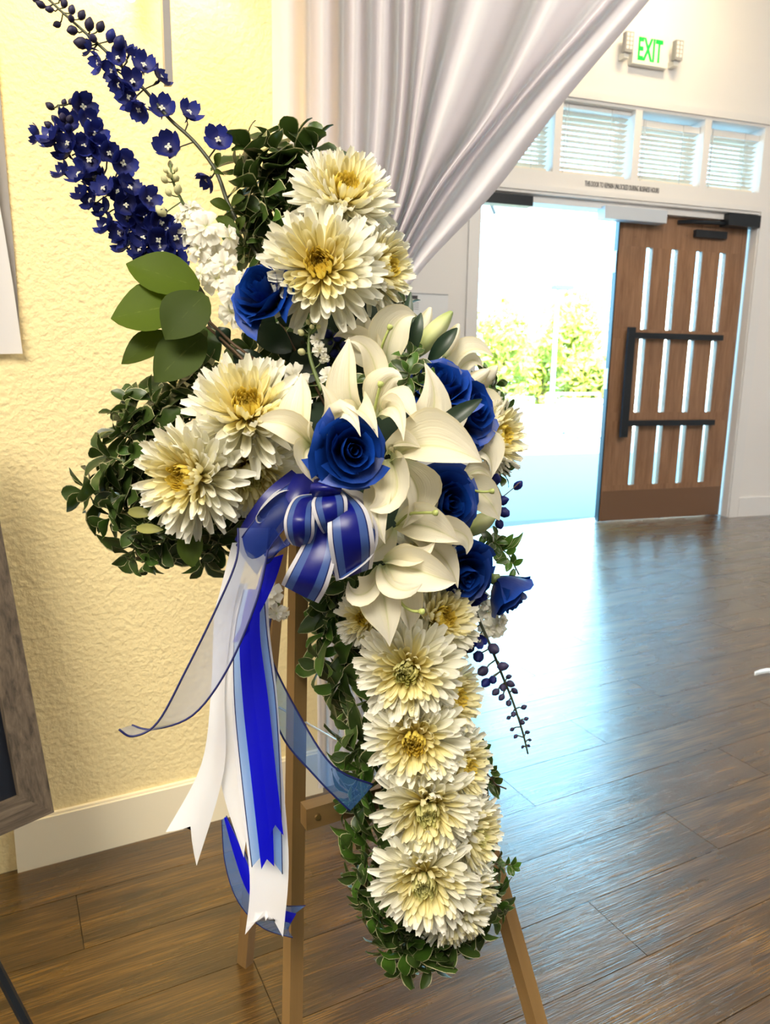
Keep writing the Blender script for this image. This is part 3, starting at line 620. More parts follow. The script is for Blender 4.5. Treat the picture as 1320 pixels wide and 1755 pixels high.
def mum_center(m, seed):
    rr = random.Random(seed); mb = MB()
    for i in range(110):
        t = (i + .5) / 110; th = math.radians(4 + 50 * t ** .7); L = .20 + .24 * t; W = .040 + .035 * t; cu = .5 + .75 * t; rows = []; a = 0; x = z = 0.0
        mt = petal_mtx(th, i * GA + rr.uniform(-.15, .15), .06 + .12 * t, 1, rr.uniform(-.3, .3))
        for k in range(5):
            w = W * (.5 if k == 0 else (.55 if k == 4 else 1)); rows.append([mt @ Vector((x, q * w / 2, z + .5 * w * q * q)) for q in (-1, 0, 1)])
            a += cu / 4; x += math.cos(a) * L / 4; z += math.sin(a) * L / 4
        mb.grid(rows)
    return mb.mesh('petal_center', m, True)
MUM_IN = [mum_center(M['mum_in'], 1), mum_center(M['mum_in'], 2), mum_center(M['mum_green'], 3)]
core_me = MB().tube([(0, 0, -.55), (0, 0, -.3), (0, 0, -.05), (0, 0, .12)], [.05, .16, .2, .02], 8).mesh('receptacle', M['stem'], True)
def mum(px, py, d, r, face, label, kind=0, tight=0.0, n_out=104, n_mid=52):
    rr = random.Random(int(px * 7 + py)); R_ = r * PX(d) * .98
    t = thing('chrysanthemum', label, 'flower', group='white chrysanthemums', mtx=frame(P(px, py, d), cv(face), rr.uniform(0, 6.28), R_))
    obj('receptacle', core_me, t)
    tag(obj('petal_center', MUM_IN[kind], t, Matrix.Rotation(rr.uniform(0, 6), 4, 'Z')), kind='stuff')
    for i in range(n_mid):
        q = (i + .5) / n_mid; th = math.radians(47 + 24 * q) - tight * .25
        obj('petal', MUM_MID[rr.randrange(3)], t, petal_mtx(th + rr.uniform(-.07, .07), i * GA + rr.uniform(-.12, .12), .13, .85 + .35 * q + rr.uniform(-.06, .06), rr.uniform(-.35, .35)))
    for i in range(n_out):
        q = (i + .5) / n_out; th = math.radians(66 + 48 * q) - tight * .25
        obj('petal', MUM_OUT[rr.choice((0, 0, 1, 2, 3) if q > .4 else (0, 1, 1, 3))], t, petal_mtx(th + rr.uniform(-.09, .09), i * GA + rr.uniform(-.12, .12), .12, .80 + .17 * min(1, q * 1.6) + rr.uniform(-.07, .05), rr.uniform(-.4, .4)))
    return t
def rose_petal(name, Rk, h, al, lip, m, ruff=.04, z0=-.85, seed=0, nu=7, nv=6):
    rr = random.Random(seed); ph = rr.uniform(0, 6); rows = []
    for i in range(nv):
        v = i / (nv - 1); row = []
        for j in range(nu):
            u = 2 * j / (nu - 1) - 1
            a = u * al * (.45 + .55 * math.sin(min(1, v * 1.35) * math.pi / 2))
            rad = Rk * (math.sin(min(1, v * 1.25) * math.pi / 2) ** .8) * (1 + .04 * math.sin(3 * u + ph)) + lip * max(0, v - .55) ** 1.4 * 1.9 * (.8 + .5 * u * u)
            z = z0 + h * v - lip * max(0, v - .75) * 1.3 - (.15 + .25 * lip) * abs(u) ** 2.2 * v + .03 * (1 - abs(u)) ** 2 * v * v + ruff * math.sin(7 * u + ph) * v * v
            row.append((rad * math.cos(a), rad * math.sin(a), z))
        rows.append(row)
    return MB().grid(rows).mesh(name, m, True)
ROSE = []
for li, (n, Rk, h, al, lip) in enumerate(((2, .13, 1.30, 2.0, .0), (2, .27, 1.36, 1.7, .05), (3, .44, 1.36, 1.35, .12), (3, .64, 1.30, 1.30, .25), (3, .84, 1.16, 1.25, .42), (4, .96, .98, 1.0, .60), (3, 1.0, .74, .95, .8))):
    ROSE.append((n, [rose_petal('petal', Rk, h, al, lip, M['rose'], .05 + .06 * lip, seed=li * 3 + k, nu=8) for k in range(3)]))
calyx_me = MB().tube([(0, 0, -1.3), (0, 0, -.98), (0, 0, -.85), (0, 0, -.7)], [.06, .10, .26, .22], 8).mesh('calyx', M['stem'], True)
def rose(px, py, d, r, face, label, layers=7, spin=None, squeeze=1.0):
    rr = random.Random(int(px + py * 3)); sp = rr.uniform(0, 6.28) if spin is None else spin
    t = thing('rose', label, 'flower', group='blue roses', mtx=frame(P(px, py, d), cv(face), sp, r * PX(d) * .93))
    obj('calyx', calyx_me, t)
    for li, (n, ms) in enumerate(ROSE[:layers]):
        off = li * 1.1 + rr.uniform(0, 1)
        for k in range(n):
            s_ = rr.uniform(.92, 1.08); obj('petal', ms[rr.randrange(3)], t, Matrix.Rotation(off + 2 * math.pi * k / n + rr.uniform(-.35, .35), 4, 'Z') @ Matrix.Diagonal((s_, s_, rr.uniform(.88, 1.08), 1)) @ Matrix.Rotation(rr.uniform(-.16, .16), 4, 'Y') @ Matrix.Rotation(rr.uniform(-.1, .1), 4, 'X'))
    return t
# ---- lily
def sheet(name, pts, W, N, m, parent, prof, chan=.25, nu=5, nv=9, groove=.06, wave=0.0, seed=0, twist=0.0):
    """petal or leaf along a cubic through world points, width W (m), channel towards N"""
    a, b, c, d = pts; rows, uvs = [], []; rr = random.Random(seed); ph = rr.uniform(0, 6)
    for i in range(nv + 1):
        t = i / nv; p = bez(a, b, c, d, t); T = (bez(a, b, c, d, min(1, t + .02)) - bez(a, b, c, d, max(0, t - .02))).normalized()
        n = (N - T * N.dot(T)); n = n.normalized() if n.length > .05 else T.orthogonal().normalized(); S = T.cross(n)
        if twist: q = Matrix.Rotation(twist * t, 3, T); n = q @ n; S = q @ S
        w = W * prof(t) / 2; row = []
        for j in range(nu):
            u = 2 * j / (nu - 1) - 1
            row.append(p + S * (u * w) + n * (chan * w * u * u - groove * w * (1 if j == nu // 2 else 0) + wave * w * math.sin(9 * t + ph + (3 if u > 0 else 0)) * abs(u)))
        rows.append(row); uvs.append([(j / (nu - 1), t) for j in range(nu)])
    b_ = MB(); b_.grid(rows, uvs); return b_.build(name, m, parent, True)
tepal_prof = lambda t: max(.02, (math.sin(math.pi * (t * .92 + .08) ** .85) ** 1.05) * (.5 + .5 * min(1, t * 2.2)) * 1.02 + .05 * (1 - t))
leaf_prof = lambda t: max(.02, math.sin(math.pi * min(1, t * .97 + .03) ** .92) ** .85)
blade_prof = lambda t: max(.03, math.sin(math.pi * min(.99, t * .9 + .08)) ** .9)
def lily(px, py, d, label, tepals, pistil=None):
    t = thing('lily', label, 'flower', P(px, py, d), 'white lilies')
    for k, tp in enumerate(tepals):
        (bx, by), (m1x, m1y), (m2x, m2y), (ex, ey), w, db, d1, d2, de = tp
        sheet('petal', (P(bx, by, d + db), P(m1x, m1y, d + d1), P(m2x, m2y, d + d2), P(ex, ey, d + de)), w * PX(d) * 1.08, cv((0.5 * ((k % 3) - 1), .35 - .3 * (k % 2), 1)), M['lily'], t, tepal_prof, (.75, .35, .95, -.30, .6, .85)[(k + int(px)) % 6], 9, 14, .22, .12, k + int(px))
    if pistil:
        pts = [P(x, y, d + dd) for x, y, dd in pistil]
        ps = MB().tube([Vector(q) for q in catmull([tuple(p) for p in pts], 4)], .0016, 6).build('pistil', M['stigma'], t, True)
        e = local(t, [pts[-1]])[0]; dr = (local(t, [pts[-1]])[0] - local(t, [pts[-2]])[0]).normalized()
        b_ = MB(); b_.tube([e - dr * .003, e, e + dr * .003, e + dr * .004], [.0015, .0034, .0034, .001], 7); obj('stigma', b_.mesh('stigma', M['stigma'], True), ps)
    return t
def bud_lily(p0, p1, w, d0, d1, label, m):
    a, b_ = P(*p0, d0), P(*p1, d1); t = thing('lily_bud', label, 'flower bud', a, 'lily buds'); mb = MB(); r = w * PX(d0) / 2; rows, uvs = [], []
    ax = (b_ - a).normalized(); X = ax.orthogonal().normalized(); Y = ax.cross(X)
    for i in range(10):
        q = i / 9; rr_ = r * max(.06, math.sin(math.pi * (q * .9 + .06)) ** .7)
        rows.append([a + (b_ - a) * q + (X * math.cos(k * math.pi / 6) + Y * math.sin(k * math.pi / 6)) * rr_ * (1 + .16 * math.cos(k * math.pi / 6 * 3)) for k in range(12)]); uvs.append([(k / 12, q) for k in range(12)])
    mb.grid(rows, uvs, True); mb.build('bud', m, t, True); MB().tube([a, a - ax * .02], .0025).build('stem', M['stem'], t)
# ---- delphinium
def floret_mesh(seed):
    rr = random.Random(seed); mb = MB()
    for k in range(5):
        a = k * 2 * math.pi / 5 + rr.uniform(-.12, .12); rows, uvs = [], []; cu = rr.uniform(.1, .55); L = rr.uniform(.9, 1.1)
        rt = Matrix.Rotation(a, 3, 'Z') @ Matrix.Rotation(rr.uniform(-.2, .2), 3, 'X')
        for i in range(5):
            t = i / 4; w = .48 * (math.sin(math.pi * (t * .80 + .12)) ** .6) * (1 if i < 4 else .8)
            rows.append([rt @ Vector((.08 + L * .92 * math.sin(t * 1.25), q * w * 1.08, -.25 + .75 * t ** 1.6 * (1.2 - cu) + .20 * q * q * t)) for q in (-1, 0, 1)]); uvs.append([((q + 1) / 2, t) for q in (-1, 0, 1)])
        mb.grid(rows, uvs)
    mb.tube([(0, 0, -.05), (-.15, 0, -.5), (-.1, .1, -1.0)], [.16, .10, .03], 5)
    return mb.mesh('floret', M['delph'], True)
def bee_mesh(seed):
    rr = random.Random(seed); mb = MB()
    for k in range(4):
        rt = Matrix.Rotation(k * 1.57 + rr.uniform(-.4, .4), 3, 'Z')
        mb.grid([[rt @ Vector((.03 + .21 * t, q * .075 * (1 if t < .9 else .5), .08 + .20 * t - .2 * t * t)) for q in (-1, 0, 1)] for t in (0, .35, .7, 1)])
    return mb.mesh('eye', M['bee'], True)
FLOR = [floret_mesh(k) for k in range(4)]; BEE = [bee_mesh(k) for k in range(2)]
def bud_mesh(m): return MB().tube([(0, 0, -.9), (0, 0, -.6), (.0, 0, -.1), (0, .02, .4), (0, 0, .85), (0, 0, 1)], [.12, .5, .72, .62, .25, .03], 8).mesh('bud', m, True)
BUD = bud_mesh(M['delphbud']); BUDB = bud_mesh(M['delph']); SBUD = bud_mesh(M['stockbud'])
def spike(name, label, cat, path, d0, d1, stem_w, florets, buds, m_stem, fl_meshes=None, eye=True, group=None, bud_me=None, stalk=True):
    """path in pixels; florets and buds as (x, y, r_px, facing)"""
    n = len(path); pts = [P(x, y, lerp(d0, d1, i / (n - 1))) for i, (x, y) in enumerate(path)]
    t = thing(name, label, cat, pts[-1], group); cc = [Vector(q) for q in catmull([tuple(p) for p in pts], 5)]
    MB().tube(cc, [stem_w * lerp(.45, 1.0, i / (len(cc) - 1)) for i in range(len(cc))], 6).build('stem', m_stem, t, True)
    rr = random.Random(int(path[0][0] * 13 + path[0][1]))
    def near(x, y):
        best = min(range(len(path) - 1), key=lambda i: (path[i][0] + path[i + 1][0] - 2 * x) ** 2 + (path[i][1] + path[i + 1][1] - 2 * y) ** 2)
        return lerp(d0, d1, (best + .5) / (n - 1)), best
    stalks = MB()
    for lst, isb in ((florets, 0), (buds, 1)):
        for (x, y, r, face) in lst:
            d, bi = near(x, y); dd = d - rr.uniform(.0, .02) if face[2] > .3 else d + .012
            p = P(x, y, dd); mt = t.matrix_basis.inverted() @ frame(p, cv(face), rr.uniform(0, 6.28), r * PX(d))
            if isb: o = obj('bud', bud_me or (BUDB if rr.random() < .4 and r > 9 else BUD), t, mt)
            else:
                ms = fl_meshes or FLOR; o = obj('floret', ms[rr.randrange(len(ms))], t, mt)
                if eye: obj('eye', BEE[rr.randrange(2)], o)
            q = (Vector(pts[bi]) + Vector(pts[min(n - 1, bi + 1)])) / 2
            q = min(cc, key=lambda c: (c - p).length + .25 * abs((c - pts[bi + 1]).length))
            if stalk: stalks.tube([q, (q + p) / 2 - cv((0, 0, 1)) * .004, p - cv(face) * r * PX(d) * .5], .0010, 4, False)
    if stalk and stalks.v: tag(stalks.build('flower_stalk', m_stem, t, True), kind='stuff')
    return t
# ---- stock
def stock_mesh(seed):
    rr = random.Random(seed); mb = MB()
    for k in range(11):
        ring = 0 if k < 6 else 1; a = k * 2 * math.pi / 6 + ring * .5 + rr.uniform(-.2, .2); rows, uvs = [], []
        L = 1.0 if ring == 0 else .62; rt = Matrix.Rotation(a, 3, 'Z') @ Matrix.Rotation(-.15 - .55 * ring + rr.uniform(-.2, .2), 3, 'Y'); ph = rr.uniform(0, 6)
        for i in range(5):
            t = i / 4; w = .46 * L * (t * .9 + .12) ** .7 * (1 if i < 4 else .75)
            rows.append([rt @ Vector((.05 + L * t, q * w, .05 * ring + .10 * math.sin(q * 3.3 + ph) * t - .18 * t * t * L + (.1 if abs(q) < .2 else 0) * 0)) for q in (-1, -.5, 0, .5, 1)]); uvs.append([((q + 1) / 2, t) for q in (-1, -.5, 0, .5, 1)])
        mb.grid(rows, uvs)
    return mb.mesh('floret', M['stock'], True)
STK = [stock_mesh(k) for k in range(3)]
# ---- leaves
def leaf_mesh(m, L=1.0, W=.5, curl=.35, fold=.25, wave=.05, seed=0, obov=1.0):
    rr = random.Random(seed); ph = rr.uniform(0, 6); rows, uvs = [], []; a = -.1; x = z = 0.0; nl = 6
    for i in range(nl + 1):
        t = i / nl; w = W / 2 * max(.08, math.sin(math.pi * min(.985, t ** obov * .95 + .02)) ** .75)
        rows.append([(x, q * w, z + fold * w * abs(q) ** 1.2 + wave * math.sin(8 * t + ph + (2.2 if q > 0 else 0)) * abs(q)) for q in (-1, -.5, 0, .5, 1)]); uvs.append([((q + 1) / 2, t) for q in (-1, -.5, 0, .5, 1)])
        a -= curl / nl * (.4 + 1.2 * t); x += math.cos(a) * L / nl; z += math.sin(a) * L / nl
    return MB().grid(rows, uvs).mesh('leaf', m, True)
LEAFD = [leaf_mesh(M['pitto'], 1, w, c, f, wv, s, 1.25) for w, c, f, wv, s in ((.62, .5, .3, .03, 1), (.54, .9, .2, .05, 2), (.68, .2, .35, .04, 3))]
LEAFB = [leaf_mesh(M['pittob'], 1, w, c, f, wv, s, 1.2) for w, c, f, wv, s in ((.50, .6, .3, .04, 4), (.44, 1.0, .25, .05, 5))]
def sprig(px, py, d, size, face, label, group, bright=.15, n=10, seed=None, small=False):
    """rosette of leaves whose tip points along `face` (viewer frame); size = leaf length in px"""
    rr = random.Random(int(px * 3.1 + py * 7.7)); s = size * PX(d) * (1.68 if group in ('sprigs of the left arm', 'sprigs of the top') else 1.45); z = cv(face)
    t = thing('foliage_sprig', label, 'foliage', group=group, mtx=frame(P(px, py, d), z, rr.uniform(0, 6.28), s))
    obj('stem', SPRIG_STEM, t)
    for i in range(n):
        q = i / (n - 1); th = math.radians(lerp(22, 88, q ** .8)) + rr.uniform(-.15, .15); br = rr.random() < bright
        ms = LEAFL if ('easel' in group or 'foot' in group) and q > .25 else (LEAFB if br else LEAFD)
        obj('leaf', ms[rr.randrange(len(ms))], t, petal_mtx(th, i * GA + rr.uniform(-.3, .3), .05, lerp(.55, 1.05, min(1, q * 1.4)) * rr.uniform(.85, 1.1), rr.uniform(-.45, .45), lift=-.55 * q ** 1.2))
    return t
LEAFL = [leaf_mesh(M['pittob'], 1.25, .46, .5, .3, .04, 8, 1.2), leaf_mesh(M['pitto'], 1.25, .44, .9, .25, .05, 9, 1.15), leaf_mesh(M['pitto'], 1.2, .5, .3, .3, .04, 10, 1.2)]
SPRIG_STEM = MB().tube([(0, 0, -1.5), (.05, 0, -.8), (0, 0, 0)], [.05, .045, .02], 5).mesh('stem', M['stem'], True)
# ------------------------------------------------------------------ foam cross base
fo = thing('foam_cross', 'dark green foam cross core behind the blossoms', 'foam base', P(640, 800, .98))
def foam(p, q, w, t_, name):
    a, b_ = p, q; z = (b_ - a).normalized(); y = cv((.35, 0, 1)); y = (y - z * y.dot(z)).normalized(); x = y.cross(z); mb = MB(); rows = []
    for i in range(7):
        c = a.lerp(b_, i / 6); k = .8 if i in (0, 6) else 1
        rows.append([c + x * (math.cos(g) * w / 2 * k) + y * (math.sin(g) * t_ / 2 * k) for g in [j * math.pi / 5 for j in range(10)]])
    n0 = len(mb.v); mb.grid(rows, closed=True); mb.f.append(tuple(range(n0, n0 + 10))[::-1]); mb.f.append(tuple(range(n0 + 60, n0 + 70))); mb.build(name, M['foam'], fo, True)
foam(P(565, 330, .98), P(640, 800, .97), .085, .06, 'upright'); foam(P(640, 800, .97), P(735, 1580, .99), .085, .06, 'upright')
foam(P(300, 800, .90), P(640, 740, .96), .10, .06, 'arm'); foam(P(640, 740, .96), P(820, 720, 1.04), .09, .06, 'arm')
# ------------------------------------------------------------------ chrysanthemums
for a in (
    (588, 345, .885, 98, (.22, .42, .88), 'white chrysanthemum with yellow heart topping the cross', 0, .3),
    (552, 462, .850, 112, (-.06, -.02, 1), 'large white chrysanthemum with open yellow centre below the topmost one', 0, 0),
    (640, 462, .905, 88, (.85, .02, .5), 'white chrysanthemum facing the curtain at the upper arm', 0, .2),
    (333, 818, .800, 108, (-.34, -.06, .93), 'big white chrysanthemum at the outer end of the left arm', 0, .35),
    (425, 712, .815, 112, (.10, .42, .88), 'bright yellow-hearted chrysanthemum on top of the left arm', 0, .3),
    (425, 800, .845, 98, (.30, -.55, .75), 'white chrysanthemum turned down beside the ribbon bow', 2, .5),
    (838, 750, .985, 80, (.75, .05, .62), 'white chrysanthemum at the end of the right arm', 0, .3),
    (700, 1148, .860, 98, (-.16, .02, 1), 'white chrysanthemum just below the lowest lily', 2, 0),
    (712, 1264, .865, 94, (-.10, -.02, 1), 'second chrysanthemum down the lower bar, with yellow centre', 0, 0),
    (732, 1378, .865, 96, (-.02, -.16, 1), 'third chrysanthemum down the lower bar, with greenish centre', 2, .25),
    (728, 1500, .860, 98, (-.06, -.10, 1), 'lowest large chrysanthemum on the lower bar', 2, .25),
    (748, 1065, .905, 82, (.45, .35, .82), 'chrysanthemum half under the lowest lily petals', 0, .3),
    (758, 1195, .905, 84, (.78, .08, .62), 'chrysanthemum on the door side of the lower bar, upper', 0, .2),
    (775, 1310, .905, 84, (.78, .02, .62), 'chrysanthemum on the door side of the lower bar, middle', 0, .2),
    (795, 1425, .910, 84, (.82, -.04, .56), 'chrysanthemum on the door side of the lower bar, lower', 2, .2),
    (790, 1535, .910, 80, (.75, -.25, .60), 'chrysanthemum on the door side near the bottom', 2, .2),
    (778, 1568, .900, 66, (.25, -.75, .6), 'small chrysanthemum hanging at the bottom end of the cross', 2, .5),
    (630, 1060, .900, 58, (-.35, .15, .9), 'shaded chrysanthemum peeking out left of the lowest lily', 0, .3),
    (725, 955, .880, 62, (.2, .2, .95), 'chrysanthemum mostly hidden between two lilies', 0, .3)):
    mum(*a)
# ------------------------------------------------------------------ roses
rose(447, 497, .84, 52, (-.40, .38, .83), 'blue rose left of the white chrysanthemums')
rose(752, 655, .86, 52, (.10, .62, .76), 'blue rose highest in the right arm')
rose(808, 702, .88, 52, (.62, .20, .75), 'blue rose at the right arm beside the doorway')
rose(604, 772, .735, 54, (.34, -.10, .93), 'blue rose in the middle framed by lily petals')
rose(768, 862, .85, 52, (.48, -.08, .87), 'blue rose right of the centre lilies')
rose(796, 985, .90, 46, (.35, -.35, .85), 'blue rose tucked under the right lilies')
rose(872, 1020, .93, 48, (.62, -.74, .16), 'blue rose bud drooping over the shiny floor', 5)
# ------------------------------------------------------------------ lilies (base, two handles, tip, width; depth offsets)
lily(532, 762, .770, 'white lily beside the left chrysanthemums and the bow', [
    ((535, 765), (500, 735), (525, 690), (516, 640), 66, .02, -.01, -.01, .015),
    ((535, 765), (510, 735), (480, 712), (434, 728), 46, .02, -.02, -.02, .01),
    ((530, 765), (512, 775), (528, 800), (546, 834), 50, .02, -.03, -.03, -.01),
    ((540, 768), (545, 800), (570, 835), (600, 808), 40, .02, .005, .0, -.01),
    ((545, 760), (580, 740), (580, 700), (548, 655), 34, .03, .0, .0, .0),
    ((545, 762), (575, 700), (600, 680), (618, 748), 40, .02, -.02, -.045, -.05)], ((540, 765, .0), (550, 757, -.02), (562, 744, -.035)))
lily(640, 712, .785, 'white lily at the centre above the middle rose', [
    ((625, 715), (580, 690), (600, 640), (598, 578), 62, .02, -.01, -.015, .0),
    ((640, 712), (660, 640), (635, 570), (590, 585), 40, .03, .02, .0, .0),
    ((650, 715), (680, 670), (690, 690), (718, 730), 44, .02, -.01, -.02, -.01),
    ((645, 712), (670, 680), (690, 690), (692, 756), 36, .02, -.03, -.05, -.05),
    ((625, 715), (590, 690), (630, 690), (648, 750), 38, .02, -.03, -.055, -.05),
    ((648, 715), (640, 680), (670, 630), (690, 650), 60, .03, .01, .0, .0)], ((640, 710, .0), (646, 685, -.01), (652, 660, -.02)))
lily(668, 780, .785, 'white lily with a broad petal reaching towards the doorway', [
    ((672, 785), (720, 740), (780, 765), (826, 792), 84, .02, -.02, -.03, -.02),
    ((680, 780), (740, 745), (765, 690), (728, 622), 66, .03, .01, -.01, -.01),
    ((660, 780), (680, 745), (700, 755), (722, 768), 34, .02, -.015, -.02, -.01),
    ((668, 785), (680, 815), (690, 870), (630, 872), 84, .02, -.02, -.03, -.02),
    ((665, 800), (640, 850), (640, 880), (660, 932), 42, .02, -.01, -.03, -.02),
    ((680, 790), (720, 820), (740, 850), (690, 905), 70, .03, .02, .02, .02)], None)
lily(680, 898, .825, 'white lily pointing right below the centre, with long pistil', [
    ((680, 900), (715, 890), (750, 905), (786, 928), 58, .01, -.02, -.025, -.01),
    ((680, 895), (705, 880), (740, 850), (742, 806), 62, .02, .0, .0, .015),
    ((675, 905), (665, 935), (640, 950), (606, 962), 38, .01, -.01, -.01, .0),
    ((690, 905), (760, 900), (820, 905), (800, 950), 44, .03, .01, .0, .02),
    ((690, 910), (745, 930), (775, 960), (785, 1008), 40, .03, .01, .01, .02)], ((680, 900, .0), (700, 882, -.02), (722, 879, -.03), (745, 879, -.035)))
lily(655, 968, .805, 'lowest white lily with petals hanging over the chrysanthemums', [
    ((655, 970), (645, 1010), (665, 1050), (668, 1108), 72, .01, -.02, -.02, -.005),
    ((660, 968), (700, 965), (740, 990), (782, 998), 66, .01, -.02, -.03, -.01),
    ((655, 968), (655, 990), (690, 1030), (724, 1000), 42, .01, -.03, -.05, -.055),
    ((650, 970), (650, 1010), (600, 1045), (597, 996), 44, .01, -.02, -.03, -.02),
    ((658, 962), (690, 945), (720, 975), (747, 925), 36, .01, -.015, -.02, -.01),
    ((665, 980), (690, 1010), (700, 1050), (702, 1080), 56, .02, .005, .005, .01)], ((665, 990, .0), (685, 1030, -.025), (704, 1046, -.03), (722, 1048, -.035)))
lily(655, 625, .885, 'white lily at the back under the upper chrysanthemums', [
    ((650, 630), (625, 610), (620, 570), (624, 528), 58, .01, -.02, -.02, .0),
    ((662, 630), (660, 580), (680, 530), (712, 542), 62, .01, -.03, -.03, -.02),
    ((655, 630), (640, 600), (650, 560), (655, 540), 56, .02, .01, .01, .02),
    ((650, 630), (640, 580), (600, 560), (572, 578), 34, .01, -.02, -.02, -.01)], ((650, 620, -.03), (656, 590, -.05), (668, 562, -.06)))
lily(780, 650, .95, 'white lily behind the roses with a petal curling towards the doorway', [
    ((770, 660), (775, 600), (815, 580), (846, 612), 36, .01, -.01, -.01, .0),
    ((775, 660), (790, 615), (815, 605), (828, 630), 26, .01, -.01, -.01, .0),
    ((790, 700), (830, 680), (850, 690), (862, 725), 34, .03, .02, .02, .03),
    ((790, 720), (775, 700), (805, 690), (780, 755), 26, -.08, -.10, -.11, -.10)], None)
lily(800, 850, .905, 'white lily behind the right rose, petals towards the floor', [
    ((790, 835), (820, 830), (845, 860), (856, 892), 52, .01, -.005, -.01, .0),
    ((790, 825), (815, 800), (830, 800), (842, 822), 36, .0, -.01, -.01, .0),
    ((795, 775), (830, 760), (850, 770), (842, 820), 54, .0, -.01, -.01, .0)], ((800, 838, -.02), (825, 843, -.03), (842, 842, -.03)))
bud_lily((708, 612), (774, 535), 34, .90, .92, 'fat green lily bud pointing at the wall notice', M['bud'])
bud_lily((706, 606), (738, 528), 30, .93, .94, 'white lily bud with green rib behind the green bud', M['lily'])
bud_lily((762, 612), (786, 556), 26, .93, .94, 'pale green lily bud above the highest blue rose', M['lily'])
bud_lily((790, 668), (838, 634), 28, .95, .96, 'cream lily bud right of the highest blue rose', M['lily'])
bud_lily((812, 672), (852, 628), 28, .98, .99, 'pale lily bud at the outer right arm', M['lily'])
bud_lily((790, 915), (850, 882), 34, .93, .95, 'green-edged lily bud below the right blue rose', M['bud'])
def blade(p0, p1, w, d, m, o, name='leaf', bend=0.0, tw=0.0):
    a, b_ = P(*p0, d), P(*p1, d - .01); mid = cv((0, 0, 1)) * bend
    return sheet(name, (a, a.lerp(b_, .33) + mid, a.lerp(b_, .66) + mid, b_), w * PX(d), cv((.1, .25, 1)), m, o, blade_prof, .3, 5, 8, .08, 0, 1, tw)
for p0, p1, w, d, lab in (((688, 610), (704, 500), 22, .90, 'dark pointed lily leaf under the curtain edge'), ((702, 612), (722, 536), 24, .885, 'grey-green lily leaf between two buds'), ((735, 622), (784, 562), 26, .90, 'dark lily leaf in front of the pale bud'), ((740, 742), (826, 684), 30, .80, 'dark lily leaf crossing the right arm rose'), ((590, 560), (610, 520), 18, .92, 'narrow lily leaf below the upper chrysanthemum')):
    t = thing('lily_leaf', lab, 'leaf', P(*p0, d), 'lily leaves'); blade(p0, p1, w, d, M['darkleaf'], t, 'blade', .012)
# ------------------------------------------------------------------ delphiniums
rr = random.Random(5)
def fc(dx, dy, dz=1.0): return (dx, dy, dz)
D1 = [(72, -12), (108, 22), (143, 53), (187, 93), (247, 153), (290, 203), (333, 243), (370, 293), (393, 353), (427, 413), (470, 490), (520, 590)]
f1 = [(168, 108, 19, fc(-.7, -.2, .5)), (192, 122, 20, fc(-.6, -.4, .6)), (152, 82, 17, fc(-.7, .1, .5)), (222, 88, 19, fc(.6, .6, .4)), (246, 112, 22, fc(.4, .3, .9)), (276, 132, 21, fc(.8, .5, .3)), (205, 146, 20, fc(-.6, -.5, .6)), (222, 166, 22, fc(-.5, -.3, .8)), (238, 188, 21, fc(-.2, -.7, .5)), (278, 186, 24, fc(.2, .2, .9)), (324, 193, 22, fc(.6, .3, .7)), (289, 252, 26, fc(-.1, .0, 1)), (374, 240, 24, fc(.2, .1, 1)), (354, 308, 20, fc(-.5, -.6, .1)), (202, 100, 18, fc(0, .1, 1)), (228, 140, 20, fc(.1, 0, 1))]
b1 = [(60, -2, 8, fc(-.6, .5, .2)), (70, 8, 9, fc(-.5, .1, .4)), (85, 16, 8, fc(-.6, -.3, .4)), (98, 42, 8, fc(-.7, -.4, .3)), (110, 6, 9, fc(.4, .7, .3)), (123, 17, 9, fc(.3, .8, .2)), (124, 52, 11, fc(-.5, -.4, .5)), (140, 26, 10, fc(.5, .8, .2)), (122, 32, 8, fc(.2, .3, .9)), (153, 42, 12, fc(.3, .7, .4)), (172, 46, 11, fc(.5, .7, .3)), (190, 62, 13, fc(.4, .8, .3)), (205, 74, 14, fc(.5, .7, .4)), (140, 74, 14, fc(-.7, -.1, .4)), (160, 66, 9, fc(0, .3, .9)), (104, -4, 7, fc(.4, .8, .2)), (90, -8, 7, fc(.2, .8, .3))]
spike('delphinium', 'tall blue delphinium spike reaching the top edge beside the wall lamp', 'flower', D1, .92, .93, .0034, f1, b1, M['darkstem'], group='blue delphiniums')
D2 = [(100, 180), (112, 215), (150, 275), (190, 332), (232, 388), (275, 430), (315, 465), (348, 505), (362, 560), (410, 610), (480, 655)]
f2, b2 = [], [(86, 182, 9, fc(-.8, .5, .3)), (110, 176, 7, fc(.3, .8, .2)), (122, 174, 7, fc(.6, .7, .2)), (128, 190, 7, fc(.7, -.5, .2)), (95, 205, 9, fc(-.4, .4, .8)), (108, 202, 9, fc(.1, .5, .8)), (120, 205, 9, fc(.5, .4, .7)), (100, 222, 10, fc(-.3, .2, .9)), (118, 220, 10, fc(.3, .3, .9)), (84, 215, 9, fc(-.6, .3, .6))]
for k in range(40):
    q = (k + .5) / 40; i = min(len(D2) - 1.01, .75 + q * 4.55); a = int(i); x = lerp(D2[a][0], D2[a + 1][0], i - a); y = lerp(D2[a][1], D2[a + 1][1], i - a)
    side = (-1, 1, 0)[k % 3] + rr.uniform(-.3, .3); w = 36 if q < .8 else 27
    f2.append((x + side * w * .78 + rr.uniform(-4, 4), y - side * w * .62 + rr.uniform(-5, 5), rr.uniform(19, 24), fc(side * .55, -side * .25 + rr.uniform(-.1, .3), .8)))
